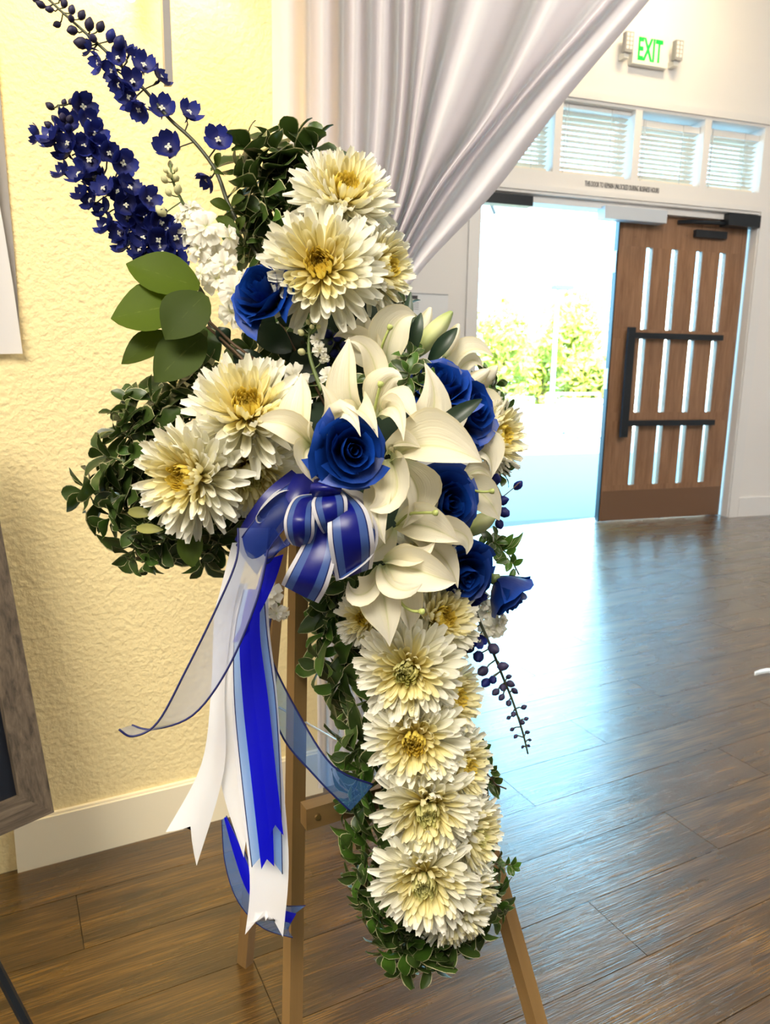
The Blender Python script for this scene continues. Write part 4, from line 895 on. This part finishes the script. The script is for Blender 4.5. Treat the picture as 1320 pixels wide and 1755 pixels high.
f2 += [(62, 232, 18, fc(-.9, .2, .3)), (300, 452, 25, fc(.2, .3, .9)), (296, 480, 20, fc(-.3, -.8, .4)), (268, 392, 24, fc(.3, .2, .9)), (272, 412, 22, fc(.4, -.3, .8)), (206, 400, 23, fc(-.6, -.5, .6)), (242, 358, 24, fc(.3, .3, .9)), (222, 322, 22, fc(.6, .4, .7))]
spike('delphinium', 'dense blue delphinium spike leaning left of the white stock', 'flower', D2, .90, .92, .0036, f2, b2, M['darkstem'], group='blue delphiniums')
D3 = [(905, 1292), (896, 1255), (880, 1205), (862, 1160), (842, 1110), (820, 1060), (800, 1010), (780, 960)]
f3 = [(776, 1040, 17, fc(-.2, 0, 1)), (805, 1028, 18, fc(.1, .2, 1)), (770, 1065, 14, fc(-.5, -.3, .7)), (822, 1098, 13, fc(.1, -.1, .9)), (820, 1020, 15, fc(.5, .3, .8)), (790, 1012, 16, fc(0, .4, .9))]
b3 = [(786, 1068, 11, fc(-.4, -.6, .6)), (796, 1090, 10, fc(-.6, -.4, .5)), (805, 1110, 10, fc(-.5, -.5, .5)), (820, 1125, 11, fc(-.2, -.4, .9)), (846, 1112, 11, fc(.5, -.2, .8)), (828, 1150, 10, fc(-.7, -.3, .5)), (833, 1170, 9, fc(-.6, -.4, .5)), (862, 1142, 9, fc(.8, .2, .4)), (845, 1165, 8, fc(0, -.3, .9)), (872, 1160, 5, fc(.7, .3, .3)), (875, 1172, 7, fc(.7, -.2, .4)), (882, 1184, 6, fc(.7, -.5, .3)), (862, 1178, 7, fc(-.2, -.5, .8)), (860, 1195, 6, fc(-.6, -.5, .4)), (872, 1205, 6, fc(-.3, -.4, .8)), (898, 1212, 5, fc(.7, .4, .2)), (872, 1230, 4, fc(-.7, -.3, .3)), (880, 1224, 5, fc(-.2, -.5, .7)), (895, 1238, 5, fc(.5, 0, .7)), (902, 1232, 4, fc(.7, .3, .2)), (878, 1250, 4, fc(-.7, -.3, .3)), (904, 1255, 4, fc(.8, .1, .3)), (884, 1262, 4, fc(-.6, -.5, .3)), (908, 1268, 3, fc(.8, 0, .3)), (896, 1280, 3, fc(-.5, -.6, .3)), (906, 1278, 3, fc(.7, -.3, .3)), (850, 1186, 7, fc(-.7, -.4, .4))]
spike('delphinium', 'delphinium spike with small buds hanging over the bright floor', 'flower', D3, .96, .93, .0024, f3, [(x, y, r * 1.25, f) for x, y, r, f in b3], M['darkstem'], group='blue delphiniums')
D4 = [(892, 826), (870, 845), (846, 862), (820, 868), (800, 860)]
spike('delphinium', 'short delphinium side shoot with open buds right of the lilies', 'flower', D4, .97, .95, .0012, [], [(888, 832, 11, fc(.6, .7, .3)), (850, 822, 13, fc(.1, .7, .6)), (862, 858, 12, fc(.7, .2, .5)), (864, 878, 13, fc(.5, -.4, .6)), (856, 898, 11, fc(.2, -.7, .5)), (836, 832, 11, fc(-.2, .5, .8)), (842, 852, 8, fc(0, 0, 1))], M['twig'], group='blue delphiniums', bud_me=BUDB)
D5 = [(560, 575), (575, 590), (585, 610), (590, 640)]
spike('delphinium', 'shaded delphinium buds behind the centre lily', 'flower', D5, .95, .93, .0016, [], [(562, 572, 11, fc(-.2, -.6, .7)), (578, 578, 11, fc(0, -.7, .7)), (590, 592, 11, fc(.2, -.3, .8)), (574, 606, 11, fc(-.2, -.4, .8)), (594, 616, 11, fc(.2, -.3, .9)), (558, 622, 11, fc(-.4, -.6, .6)), (568, 590, 10, fc(0, 0, 1)), (584, 630, 11, fc(0, 0, 1))], M['darkstem'], group='blue delphiniums', bud_me=BUDB)
# ------------------------------------------------------------------ white stock
S1 = [(292, 282), (297, 312), (312, 345), (332, 385), (355, 420), (380, 470), (405, 520), (440, 580)]
spike('stock_flower', 'white stock spike with green bud tip between the two delphiniums', 'flower', S1, .90, .91, .0032,
      [(352, 390, 30, fc(.2, .1, 1)), (328, 355, 20, fc(.3, .5, .7)), (318, 400, 20, fc(-.5, .2, .8)), (372, 438, 32, fc(.1, .0, 1)), (340, 425, 24, fc(-.4, -.1, .9)), (392, 405, 20, fc(.6, .2, .7)), (372, 478, 28, fc(-.1, -.2, 1)), (345, 470, 16, fc(-.6, -.2, .7)), (402, 500, 26, fc(.1, 0, 1)), (398, 535, 26, fc(-.2, -.3, .9)), (425, 550, 20, fc(0, -.3, .9)), (305, 375, 16, fc(-.6, .3, .7)), (330, 372, 20, fc(0, .4, .9)), (385, 455, 22, fc(.4, 0, .9)), (420, 478, 16, fc(.5, .2, .8))],
      [(292, 282, 7, fc(0, .9, .3)), (284, 292, 6, fc(-.5, .7, .4)), (301, 290, 6, fc(.5, .6, .4)), (282, 308, 8, fc(-.5, .5, .6)), (302, 306, 8, fc(.5, .3, .7)), (290, 300, 7, fc(0, .3, .9)), (289, 330, 8, fc(-.4, .6, .5)), (305, 325, 10, fc(.4, .6, .6)), (276, 362, 12, fc(-.6, .6, .4))], M['stem'], STK, False, 'white stock flowers', SBUD)
S2 = [(534, 545), (530, 575), (530, 605), (540, 640), (552, 670)]
spike('stock_flower', 'small green-budded stock shoot standing before dark leaves at the centre', 'flower', S2, .86, .85, .0028,
      [(543, 582, 11, fc(.3, .2, .9)), (548, 600, 12, fc(.3, -.3, .9)), (556, 615, 9, fc(.5, -.6, .7)), (563, 645, 15, fc(.3, -.1, .9)), (507, 645, 22, fc(-.3, -.2, .9)), (512, 660, 16, fc(-.2, -.4, .9))],
      [(516, 570, 8, fc(-.5, .3, .7)), (517, 603, 9, fc(-.5, .1, .8)), (528, 552, 6, fc(-.3, .5, .7)), (540, 552, 6, fc(.4, .4, .7)), (534, 546, 6, fc(0, .8, .5)), (546, 560, 6, fc(.5, .3, .7)), (535, 560, 6, fc(0, .2, .9))], M['stem'], STK, False, 'white stock flowers', SBUD)
spike('stock_flower', 'white stock blossoms hanging beneath the ribbon bow', 'flower', [(492, 1058), (480, 1040), (468, 1010), (470, 980)], .86, .87, .0016, [(462, 1018, 22, fc(-.2, .2, 1)), (474, 1050, 17, fc(.1, -.5, .9)), (452, 1048, 13, fc(-.5, -.2, .8)), (484, 1052, 14, fc(.5, -.3, .8))], [], M['stem'], STK, False, 'white stock flowers')
spike('stock_flower', 'pale greenish stock blossoms under the drooping rose bud', 'flower', [(862, 1085), (845, 1060), (830, 1030), (815, 1000)], .96, .95, .002, [(835, 1048, 20, fc(.1, .1, 1)), (850, 1072, 22, fc(.3, 0, .9)), (838, 1078, 18, fc(-.1, -.3, .9)), (862, 1060, 14, fc(.7, .2, .6)), (826, 1030, 16, fc(0, .3, .9))], [], M['stem'], STK, False, 'white stock flowers')
# ------------------------------------------------------------------ broad leaves on the left
def broad(name, label, leaves, d, stem, m='euc', group=None):
    t = thing(name, label, 'foliage', P(*stem[0], d), group)
    MB().tube([P(x, y, d + .005) for x, y in stem], .0018, 5).build('stem', M['twig'], t, True)
    for k, (p0, p1, w, dd, mm) in enumerate(leaves):
        a, b_ = P(*p0, d + dd), P(*p1, d + dd - .012); bow = cv((0, 0, 1)) * .010
        sheet('leaf', (a, a.lerp(b_, .33) + bow, a.lerp(b_, .66) + bow, b_), w * PX(d), cv((.2 * (-1) ** k, .35, 1)), M[mm or m], t, leaf_prof, .12, 5, 9, .07, .03, k)
broad('broadleaf_branch', 'branch of large olive leaves spreading over the yellow wall', [
    ((342, 492), (216, 452), 84, .0, 'euc_backlit'), ((316, 520), (190, 546), 100, -.012, 'euc_backlit'), ((352, 505), (283, 582), 84, -.03, None), ((294, 570), (208, 624), 60, .0, 'euc_backlit'), ((350, 575), (265, 655), 82, -.01, None), ((352, 565), (300, 600), 60, .01, None)],
    .88, [(470, 640), (400, 590), (352, 545), (345, 510)])
broad('broadleaf_branch', 'dark rounded leaves in the shade right of the stock', [
    ((500, 600), (430, 560), 56, .0, None), ((520, 620), (478, 570), 52, .02, None), ((545, 600), (510, 660), 66, .01, None), ((470, 575), (430, 530), 44, .01, None), ((490, 560), (500, 520), 40, .0, None), ((560, 560), (545, 620), 50, .03, None), ((460, 650), (400, 600), 52, .02, None), ((500, 680), (440, 650), 50, .03, None), ((540, 690), (500, 640), 48, .03, None)],
    .92, [(560, 700), (530, 640), (500, 590), (480, 550)], 'darkleaf')
broad('broadleaf_branch', 'small grey-green leaf twig above the left chrysanthemum', [((424, 650), (462, 612), 26, .0, None), ((430, 640), (480, 660), 24, .02, 'darkleaf'), ((350, 560), (375, 620), 42, .03, 'pittob'), ((360, 590), (350, 625), 34, .03, 'pittob'), ((395, 590), (375, 560), 30, .02, 'darkleaf')], .88, [(480, 655), (440, 640), (400, 600), (355, 560)])
for k, (p0, p1, w) in enumerate((((395, 360), (360, 345), 22), ((396, 352), (420, 338), 20), ((372, 285), (378, 262), 14), ((384, 300), (366, 296), 12), ((408, 395), (420, 372), 18), ((372, 372), (410, 400), 22), ((335, 430), (352, 418), 10))):
    t = thing('stem_leaf', ('large', 'upright', 'uppermost', 'tiny', 'folded', 'broad lower', 'tiny stalk')[k] + ' green leaf on the tall delphinium stem', 'leaf', P(*p0, .92), 'leaves on the tall delphinium stem'); blade(p0, p1, w, .915, M['euc'], t, 'blade', .006)
# ------------------------------------------------------------------ variegated sprigs fringing the cross
NICK = [(588, 345, 'the topmost chrysanthemum'), (552, 462, 'the open upper chrysanthemum'), (333, 818, 'the outermost left chrysanthemum'), (425, 712, 'the bright left-arm chrysanthemum'), (425, 800, 'the chrysanthemum by the bow'),
        (700, 1148, 'the first lower-bar chrysanthemum'), (712, 1264, 'the second lower-bar chrysanthemum'), (732, 1378, 'the third lower-bar chrysanthemum'), (728, 1500, 'the lowest large chrysanthemum'), (778, 1568, 'the hanging bottom chrysanthemum'),
        (447, 497, 'the upper left blue rose'), (752, 655, 'the highest right-arm rose'), (838, 750, 'the right-arm chrysanthemum'), (655, 968, 'the lowest lily'), (795, 1425, 'the door-side chrysanthemum'), (507, 645, 'the small stock shoot'), (655, 625, 'the back lily'), (600, 960, 'the striped bow loop'), (796, 985, 'the rose under the right lilies'), (427, 413, 'the tall delphinium stem')]
DIRS = ['right of', 'upper right of', 'above', 'upper left of', 'left of', 'lower left of', 'below', 'lower right of']
SPR = {}
def fringe(label, group, spots, bright):
    for (x, y, d, s, f) in spots:
        if 'easel' in group: x -= 12; s *= 1.12
        nk = min(NICK, key=lambda n: (n[0] - x) ** 2 + (n[1] - y) ** 2); q = DIRS[int(round(math.atan2(nk[1] - y, x - nk[0]) / (math.pi / 4))) % 8]
        o = sprig(x, y, d, s, f, label, group, bright); SPR.setdefault((label.split(' sprig')[0], q, nk[2]), []).append((math.hypot(nk[0] - x, nk[1] - y), o))
def label_sprigs():
    for (adj, q, nk), l in SPR.items():
        l.sort(key=lambda e: e[0]); w = {1: [''], 2: ['inner ', 'outer '], 3: ['inner ', 'middle ', 'outer ']}.get(len(l)) or ['innermost ', 'second ', 'third ', 'fourth ', 'fifth ', 'sixth '][:len(l) - 1] + ['outermost ']
        for (dd, o), k in zip(l, w): o['label'] = '%s%s leaf sprig %s %s' % (k, adj, q, nk)
fringe('cream-edged dark green sprig around the left arm', 'sprigs of the left arm', [
    (262, 685, .88, 46, (-.3, .7, .6)), (215, 715, .88, 44, (-.7, .5, .6)), (300, 660, .90, 42, (-.1, .8, .5)), (340, 640, .91, 40, (0, .8, .5)), (180, 780, .87, 44, (-.9, .3, .5)), (150, 845, .87, 46, (-.95, -.1, .3)), (205, 850, .86, 42, (-.7, -.1, .7)), (235, 775, .87, 42, (-.6, .2, .8)), (250, 730, .87, 38, (-.4, .4, .9)), (185, 890, .87, 44, (-.8, -.4, .5)), (235, 905, .86, 44, (-.4, -.4, .8)), (225, 950, .87, 40, (-.4, -.8, .5)), (280, 930, .87, 44, (-.1, -.7, .7)), (330, 930, .87, 48, (0, -.8, .6)), (375, 935, .88, 46, (.1, -.8, .6)), (400, 900, .89, 42, (.2, -.6, .7)), (265, 870, .88, 42, (-.4, -.2, .9)), (310, 705, .90, 42, (-.2, .5, .8)), (360, 655, .92, 40, (.1, .7, .7)), (200, 740, .88, 34, (-.7, .3, .7)), (250, 965, .87, 30, (-.1, -.9, .4)), (350, 960, .885, 44, (0, -.95, .4)), (240, 830, .885, 46, (-.5, 0, .8)), (290, 770, .90, 44, (-.4, .3, .8)), (275, 720, .90, 44, (-.3, .5, .8)), (300, 900, .89, 46, (-.1, -.5, .9)), (225, 690, .89, 36, (-.5, .7, .5)), (190, 820, .88, 40, (-.8, 0, .6))], .05)
fringe('cream-edged dark green sprig around the top of the cross', 'sprigs of the top', [
    (425, 255, .95, 54, (-.5, .8, .3)), (470, 250, .95, 54, (-.2, .9, .3)), (505, 240, .95, 50, (0, .95, .3)), (540, 250, .94, 46, (.2, .9, .4)), (415, 300, .94, 50, (-.7, .6, .4)), (440, 320, .93, 52, (-.5, .6, .6)), (480, 300, .94, 50, (-.2, .7, .7)), (455, 370, .93, 48, (-.6, .5, .6)), (425, 370, .94, 48, (-.7, .5, .5)), (460, 420, .93, 44, (-.5, .3, .8)), (520, 290, .94, 44, (0, .8, .6)), (600, 290, .96, 34, (.3, .9, .4)), (420, 420, .94, 42, (-.6, .2, .7)), (490, 350, .94, 44, (-.4, .5, .8))], .06)
fringe('green sprig along the easel side of the lower bar', 'sprigs of the lower bar, easel side', [
    (585, 1040, .95, 46, (-.5, .3, .8)), (572, 1085, .95, 50, (-.85, .2, .5)), (565, 1140, .95, 48, (-.9, -.1, .4)), (590, 1175, .95, 46, (-.7, -.4, .6)), (600, 1110, .95, 44, (-.5, 0, .9)), (605, 1215, .95, 44, (-.85, -.1, .5)), (620, 1250, .94, 42, (-.8, .1, .6)), (615, 1290, .94, 44, (-.8, -.3, .5)), (625, 1330, .93, 46, (-.75, -.5, .5)), (610, 1375, .93, 46, (-.8, -.5, .4)), (635, 1385, .93, 42, (-.7, -.2, .7)), (620, 1430, .93, 44, (-.85, -.2, .5)), (640, 1470, .92, 42, (-.8, -.3, .6)), (632, 1500, .92, 42, (-.8, -.4, .5)), (650, 1530, .92, 44, (-.7, -.5, .5)), (660, 1570, .92, 44, (-.6, -.7, .5)), (640, 1545, .93, 38, (-.8, -.5, .4)), (570, 1050, .96, 40, (-.8, .4, .4)), (640, 1030, .95, 38, (-.4, .4, .8))], .35)
fringe('cream-edged green sprig hanging at the foot of the cross', 'sprigs of the foot', [
    (680, 1600, .92, 48, (-.4, -.8, .5)), (710, 1620, .92, 50, (-.1, -.95, .4)), (745, 1625, .92, 46, (.1, -.95, .4)), (780, 1620, .92, 46, (.3, -.9, .4)), (700, 1640, .93, 48, (-.1, -1, .2)), (735, 1650, .93, 44, (0, -1, .2)), (815, 1595, .93, 48, (.5, -.8, .4)), (840, 1570, .95, 46, (.7, -.6, .4)), (665, 1635, .93, 42, (-.5, -.9, .3)), (765, 1600, .93, 46, (.1, -.8, .6)), (715, 1590, .92, 48, (-.1, -.8, .7)), (690, 1660, .93, 40, (-.2, -1, .2))], .12)
fringe('cream-edged green sprig on the door side of the lower bar', 'sprigs of the lower bar, door side', [
    (845, 1520, .96, 36, (.8, -.2, .5)), (850, 1480, .97, 26, (.9, .3, .3)), (838, 1345, .97, 30, (.8, -.2, .4)), (820, 1290, .97, 26, (.7, .5, .4)), (858, 1550, .96, 34, (.8, -.4, .4)), (795, 1190, .96, 30, (.8, .2, .4)), (835, 1455, .97, 24, (.8, .4, .4))], .2)
fringe('cream-edged green sprig at the right arm', 'sprigs of the right arm', [
    (850, 660, 1.0, 28, (.8, .4, .4)), (860, 700, 1.0, 28, (.9, .1, .4)), (830, 640, 1.0, 28, (.5, .7, .4)), (700, 640, .84, 34, (-.1, .3, .9)), (705, 610, .86, 30, (0, .6, .8)), (725, 660, .85, 30, (.2, 0, .9)), (635, 640, .83, 22, (0, .5, .9)), (690, 520, .92, 26, (.2, .8, .5)), (850, 930, .97, 26, (.4, .5, .7)), (865, 805, .98, 22, (.7, .3, .5))], .25)
fringe('dark green sprig filling the shade between bow and lower lily', 'sprigs under the bow', [(560, 1020, .94, 42, (-.3, -.4, .8)), (600, 1000, .93, 42, (-.2, 0, .9)), (630, 1010, .93, 38, (0, 0, 1)), (540, 1005, .95, 36, (-.4, -.5, .7))], .1)
fringe('dark leaf sprig in the shaded hollow left of the centre lily', 'sprigs of the hollow', [(430, 600, .96, 42, (-.3, .4, .8)), (470, 640, .95, 42, (-.1, .2, .9)), (520, 560, .96, 42, (0, .1, 1)), (500, 690, .93, 40, (0, .3, .9)), (580, 560, .97, 42, (.1, .1, 1)), (480, 560, .97, 40, (-.2, .3, .9)), (560, 660, .93, 36, (0, .2, 1)), (530, 620, .96, 40, (0, 0, 1))], .03)
label_sprigs()
# thin trailing sprigs on the door side
def trail(label, path, d, leaves, w, m='pittob'):
    t = thing('trailing_sprig', label, 'foliage', P(*path[0], d)); MB().tube([P(x, y, d) for x, y in path], .0011, 5).build('stem', M['twig'], t, True); r_ = random.Random(int(path[0][1]))
    for (p0, p1) in leaves: blade(p0, p1, w * r_.uniform(.8, 1.15), d - .002, M[m], t, 'leaf', .004, r_.uniform(-.5, .5))
trail('thin variegated sprig trailing below the right blue rose', [(810, 900), (840, 925), (872, 950), (890, 985)], .98, [((860, 940), (880, 915)), ((862, 942), (894, 918)), ((868, 948), (885, 940)), ((870, 950), (897, 912)), ((872, 958), (850, 965)), ((874, 960), (868, 980)), ((878, 965), (880, 948)), ((880, 968), (897, 958)), ((842, 926), (828, 945)), ((845, 930), (860, 950)), ((850, 935), (836, 955)), ((882, 975), (872, 995)), ((830, 918), (822, 935)), ((858, 938), (862, 920)), ((858, 942), (846, 958))], 12)
trail('fine sprig with one broad leaf beside the third chrysanthemum', [(800, 1300), (830, 1320), (850, 1345), (868, 1352)], .97, [((826, 1280), (824, 1260)), ((826, 1282), (842, 1276)), ((828, 1290), (838, 1302)), ((840, 1318), (852, 1312)), ((842, 1322), (858, 1328)), ((848, 1338), (862, 1334)), ((832, 1302), (828, 1318)), ((836, 1342), (856, 1370))], 12, 'pitto')
trail('tiny sprig sticking out right near the easel leg', [(835, 1478), (862, 1482), (882, 1482)], .97, [((878, 1482), (894, 1478)), ((878, 1482), (892, 1492)), ((876, 1482), (884, 1468)), ((874, 1483), (880, 1502)), ((868, 1482), (872, 1468)), ((872, 1483), (874, 1500))], 10)
trail('single glossy leaf arching beside the second chrysanthemum', [(785, 1155), (795, 1168), (800, 1178)], .96, [((795, 1168), (806, 1215)), ((795, 1172), (800, 1195))], 18, 'pittob')
t = thing('fallen_leaf', 'yellow-olive leaf curled among the left arm sprigs', 'leaf', P(222, 878, .83), 'yellow leaves of the left arm'); blade((220, 876), (262, 882), 20, .83, M['ylleaf'], t, 'blade', .004)
t = thing('fallen_leaf', 'yellow-olive leaf lying flat under the left chrysanthemum', 'leaf', P(234, 908, .83), 'yellow leaves of the left arm'); blade((234, 905), (280, 908), 18, .83, M['ylleaf'], t, 'blade', .004)
blv = thing('broad_leaf', 'single broad olive leaf hanging below the left chrysanthemum', 'leaf', P(330, 900, .82)); blade((328, 905), (330, 972), 44, .825, M['euc'], blv, 'blade', .008)
# ------------------------------------------------------------------ ribbon bow
bow = thing('ribbon_bow', 'blue and white ribbon bow with long streamers', 'ribbon bow', P(520, 850, .80))
def ribbon(name, L_, R_, m, n=6, nu=6, cross=.0, edge=None, notch=0.0, label=None, edge_r=.0012):
    """left and right edges as (x, y, depth) lists; notch cuts a V into the free end"""
    a, b_ = catmull(L_, n), catmull(R_, n); rows, uvs = [], []; k = len(a)
    for i in range(k):
        p, q = P(*a[i]), P(*b_[i]); nrm = cv((0, 0, 1)); row = []
        for j in range(nu + 1):
            u = j / nu; row.append(p.lerp(q, u) + nrm * (cross * (p - q).length * math.sin(math.pi * u)))
        rows.append(row); uvs.append([(j / nu, i / (k - 1)) for j in range(nu + 1)])
    if notch:
        T = [(rows[-1][j] - rows[-4][j]).normalized() for j in range(nu + 1)]
        for j in range(nu + 1):
            rows[-1][j] = rows[-1][j] - T[j] * (notch * (1 - abs(2 * j / nu - 1)))
            rows[-2][j] = rows[-2][j].lerp(rows[-3][j], .5) if False else rows[-3][j].lerp(rows[-1][j], .5)
    mb = MB(); mb.grid(rows, uvs); o = mb.build(name, m, bow, True)
    if label: o['label'] = label
    if edge:
        for e in edge:
            c = [r[0 if e == 0 else -1] for r in rows]; MB().tube(local(bow, c), edge_r, 5).build('wired_edge', M['navy'], None, True).parent = o
    return o
# streamers
ribbon('streamer', [(398, 930, .82), (378, 1010, .83), (367, 1060, .84), (362, 1180, .85), (345, 1310, .85), (284, 1426, .85)], [(430, 930, .82), (408, 1010, .83), (398, 1060, .84), (385, 1180, .85), (384, 1320, .85), (337, 1484, .85)], M['satin'], notch=.030, cross=.10, label='white satin streamer on the wall side')
ribbon('streamer', [(400, 1000, .84), (388, 1100, .85), (380, 1250, .86), (378, 1340, .86), (418, 1470, .86)], [(425, 1000, .84), (412, 1100, .85), (402, 1250, .86), (408, 1340, .86), (422, 1440, .86)], M['satin'], cross=.12, label='second narrow white satin streamer')
ribbon('streamer', [(420, 1010, .83), (408, 1080, .835), (398, 1180, .84), (405, 1320, .84), (428, 1500, .84), (420, 1602, .84)], [(460, 1010, .83), (462, 1080, .835), (474, 1180, .84), (484, 1320, .84), (495, 1480, .84), (485, 1606, .84)], M['satin'], notch=.034, cross=.06, label='white satin streamer backing the striped one')
ribbon('streamer', [(418, 1010, .815), (402, 1090, .82), (402, 1200, .825), (414, 1330, .825), (432, 1486, .825)], [(452, 1010, .815), (458, 1090, .82), (472, 1200, .825), (480, 1330, .825), (484, 1498, .825)], M['sheer'], notch=.022, cross=.05, edge=(0, 1), label='sheer blue streamer', edge_r=.0006)
ribbon('streamer', [(426, 1010, .810), (411, 1090, .815), (416, 1200, .82), (430, 1330, .82), (448, 1490, .82)], [(442, 1010, .810), (440, 1090, .815), (452, 1200, .82), (464, 1330, .82), (470, 1485, .82)], M['royal'], notch=.010, cross=.05, label='royal blue centre streamer')
ribbon('streamer', [(432, 1010, .806), (428, 1090, .811), (436, 1200, .816), (452, 1330, .816), (462, 1432, .816)], [(447, 1010, .806), (446, 1090, .811), (460, 1200, .816), (474, 1330, .816), (486, 1432, .816)], M['royal'], notch=.012, cross=.04, label='second royal blue streamer lying over the first')
ribbon('streamer', [(408, 905, .78), (405, 960, .775), (372, 1040, .77), (318, 1150, .765), (270, 1238, .76), (228, 1262, .755), (204, 1250, .75)], [(462, 905, .78), (456, 960, .775), (436, 1040, .77), (388, 1150, .765), (330, 1226, .765), (262, 1250, .77), (226, 1243, .77)], M['sheerwhite'], cross=-.08, edge=(0, 1), label='sheer pale organza streamer with navy edges blown to the left')
ribbon('streamer', [(440, 1050, .88), (452, 1120, .88), (478, 1250, .88), (540, 1330, .88), (600, 1390, .90)], [(466, 1050, .88), (462, 1118, .88), (510, 1220, .88), (570, 1312, .88), (640, 1345, .90)], M['sheer'], cross=.05, edge=(0, 1), label='sheer blue organza streamer crossing the easel leg')
ribbon('streamer', [(380, 1405, .87), (386, 1480, .87), (408, 1545, .87), (450, 1590, .88), (502, 1607, .88)], [(388, 1398, .87), (420, 1460, .87), (445, 1520, .87), (480, 1550, .88), (524, 1552, .88)], M['sheer'], notch=.02, cross=.1, edge=(0, 1), label='sheer blue streamer curling behind the ends', edge_r=.0006)
ribbon('streamer', [(384, 1402, .865), (402, 1468, .865), (425, 1530, .865), (462, 1570, .875), (498, 1582, .875)], [(388, 1400, .865), (414, 1455, .865), (440, 1515, .865), (474, 1553, .875), (508, 1566, .875)], M['royal'], cross=.1, label='royal blue band of the curled streamer')
ribbon('streamer', [(452, 960, .81), (442, 1000, .81), (420, 1060, .81), (398, 1100, .815)], [(486, 950, .81), (470, 1000, .81), (440, 1060, .81), (412, 1100, .815)], M['royal'], cross=.1, label='short royal blue fold under the bow')
# loops
def loop(L_, R_, cross=0, m='striped', **k): return ribbon('loop', L_, R_, M[m], n=7, nu=8, cross=cross, **k)
loop([(548, 860, .80), (610, 850, .78), (646, 900, .755), (640, 950, .75), (600, 985, .75), (578, 992, .76), (562, 960, .78), (560, 920, .80)],
     [(540, 900, .82), (590, 885, .80), (605, 920, .785), (600, 945, .775), (580, 970, .775), (560, 975, .78), (550, 940, .80), (545, 900, .82)])
# front faces drawn as broad folds
ribbon('loop', [(566, 842, .775), (562, 882, .742), (563, 930, .735), (576, 996, .76)], [(588, 838, .775), (628, 872, .745), (642, 930, .742), (638, 974, .77)], M['striped'], nu=8, cross=.12, n=6)
ribbon('loop', [(546, 868, .785), (522, 925, .762), (492, 980, .758), (482, 1002, .785)], [(562, 876, .78), (576, 940, .752), (564, 1000, .748), (546, 1034, .775)], M['striped'], nu=8, cross=.10, n=6)
ribbon('loop', [(545, 846, .79), (506, 852, .765), (488, 885, .742), (489, 916, .745), (500, 934, .768)], [(556, 856, .785), (540, 864, .76), (539, 890, .738), (538, 918, .745), (526, 940, .768)], M['striped'], nu=8, cross=.20, n=6)
ribbon('loop', [(552, 838, .775), (534, 862, .742), (544, 898, .738), (556, 917, .765)], [(572, 834, .775), (594, 852, .742), (594, 888, .744), (586, 910, .77)], M['striped'], nu=8, cross=.16, n=6)
ribbon('loop', [(520, 838, .80), (480, 845, .775), (442, 880, .765), (440, 895, .765), (452, 893, .775), (468, 870, .79), (510, 850, .81)], [(512, 828, .83), (475, 838, .81), (448, 868, .80), (446, 884, .80), (458, 884, .81), (475, 862, .82), (505, 845, .83)], M['satin'], nu=5, n=6, label='white satin loop turned edge-on')
ribbon('loop', [(514, 850, .79), (506, 862, .765), (504, 874, .76), (514, 876, .76), (527, 872, .765), (524, 858, .77), (514, 843, .79)], [(514, 846, .83), (508, 858, .80), (508, 868, .80), (515, 870, .80), (523, 868, .80), (521, 856, .81), (514, 842, .83)], M['satin'], nu=4, n=6, label='small white satin loop at the middle')
ribbon('loop', [(520, 812, .80), (470, 850, .785), (430, 900, .775), (405, 935, .785)], [(535, 850, .80), (505, 885, .775), (465, 935, .775), (440, 985, .785)], M['bowsheer'], nu=6, n=6, cross=.15, edge=(0, 1), edge_r=.0007)
ribbon('loop', [(500, 805, .815), (455, 842, .80), (420, 890, .80), (402, 925, .805)], [(545, 842, .81), (500, 875, .80), (468, 915, .80), (445, 960, .80)], M['bowroyal'], nu=6, n=6, cross=.12)
ribbon('loop', [(505, 812, .80), (492, 840, .785), (486, 870, .78), (492, 900, .79)], [(540, 812, .80), (532, 840, .785), (520, 870, .78), (508, 905, .79)], M['bowroyal'], nu=6, n=6, cross=.15)
ribbon('loop', [(430, 920, .79), (440, 960, .78), (460, 965, .785), (478, 940, .79)], [(470, 905, .79), (490, 935, .78), (500, 925, .785), (506, 905, .79)], M['bowsheer'], nu=6, n=6, cross=.15, edge=(0, 1), edge_r=.0007)
ribbon('loop', [(590, 840, .80), (622, 845, .785), (646, 890, .775), (648, 930, .77), (636, 946, .775)], [(600, 855, .82), (615, 865, .81), (622, 900, .80), (612, 930, .79), (618, 948, .79)], M['satin'], nu=5, n=6, label='white inner face of the right loop')
kn = ribbon('knot', [(540, 815, .765), (532, 836, .742), (540, 862, .765)], [(574, 815, .765), (586, 838, .742), (572, 866, .765)], M['bowroyal'], nu=6, n=6, cross=.25)
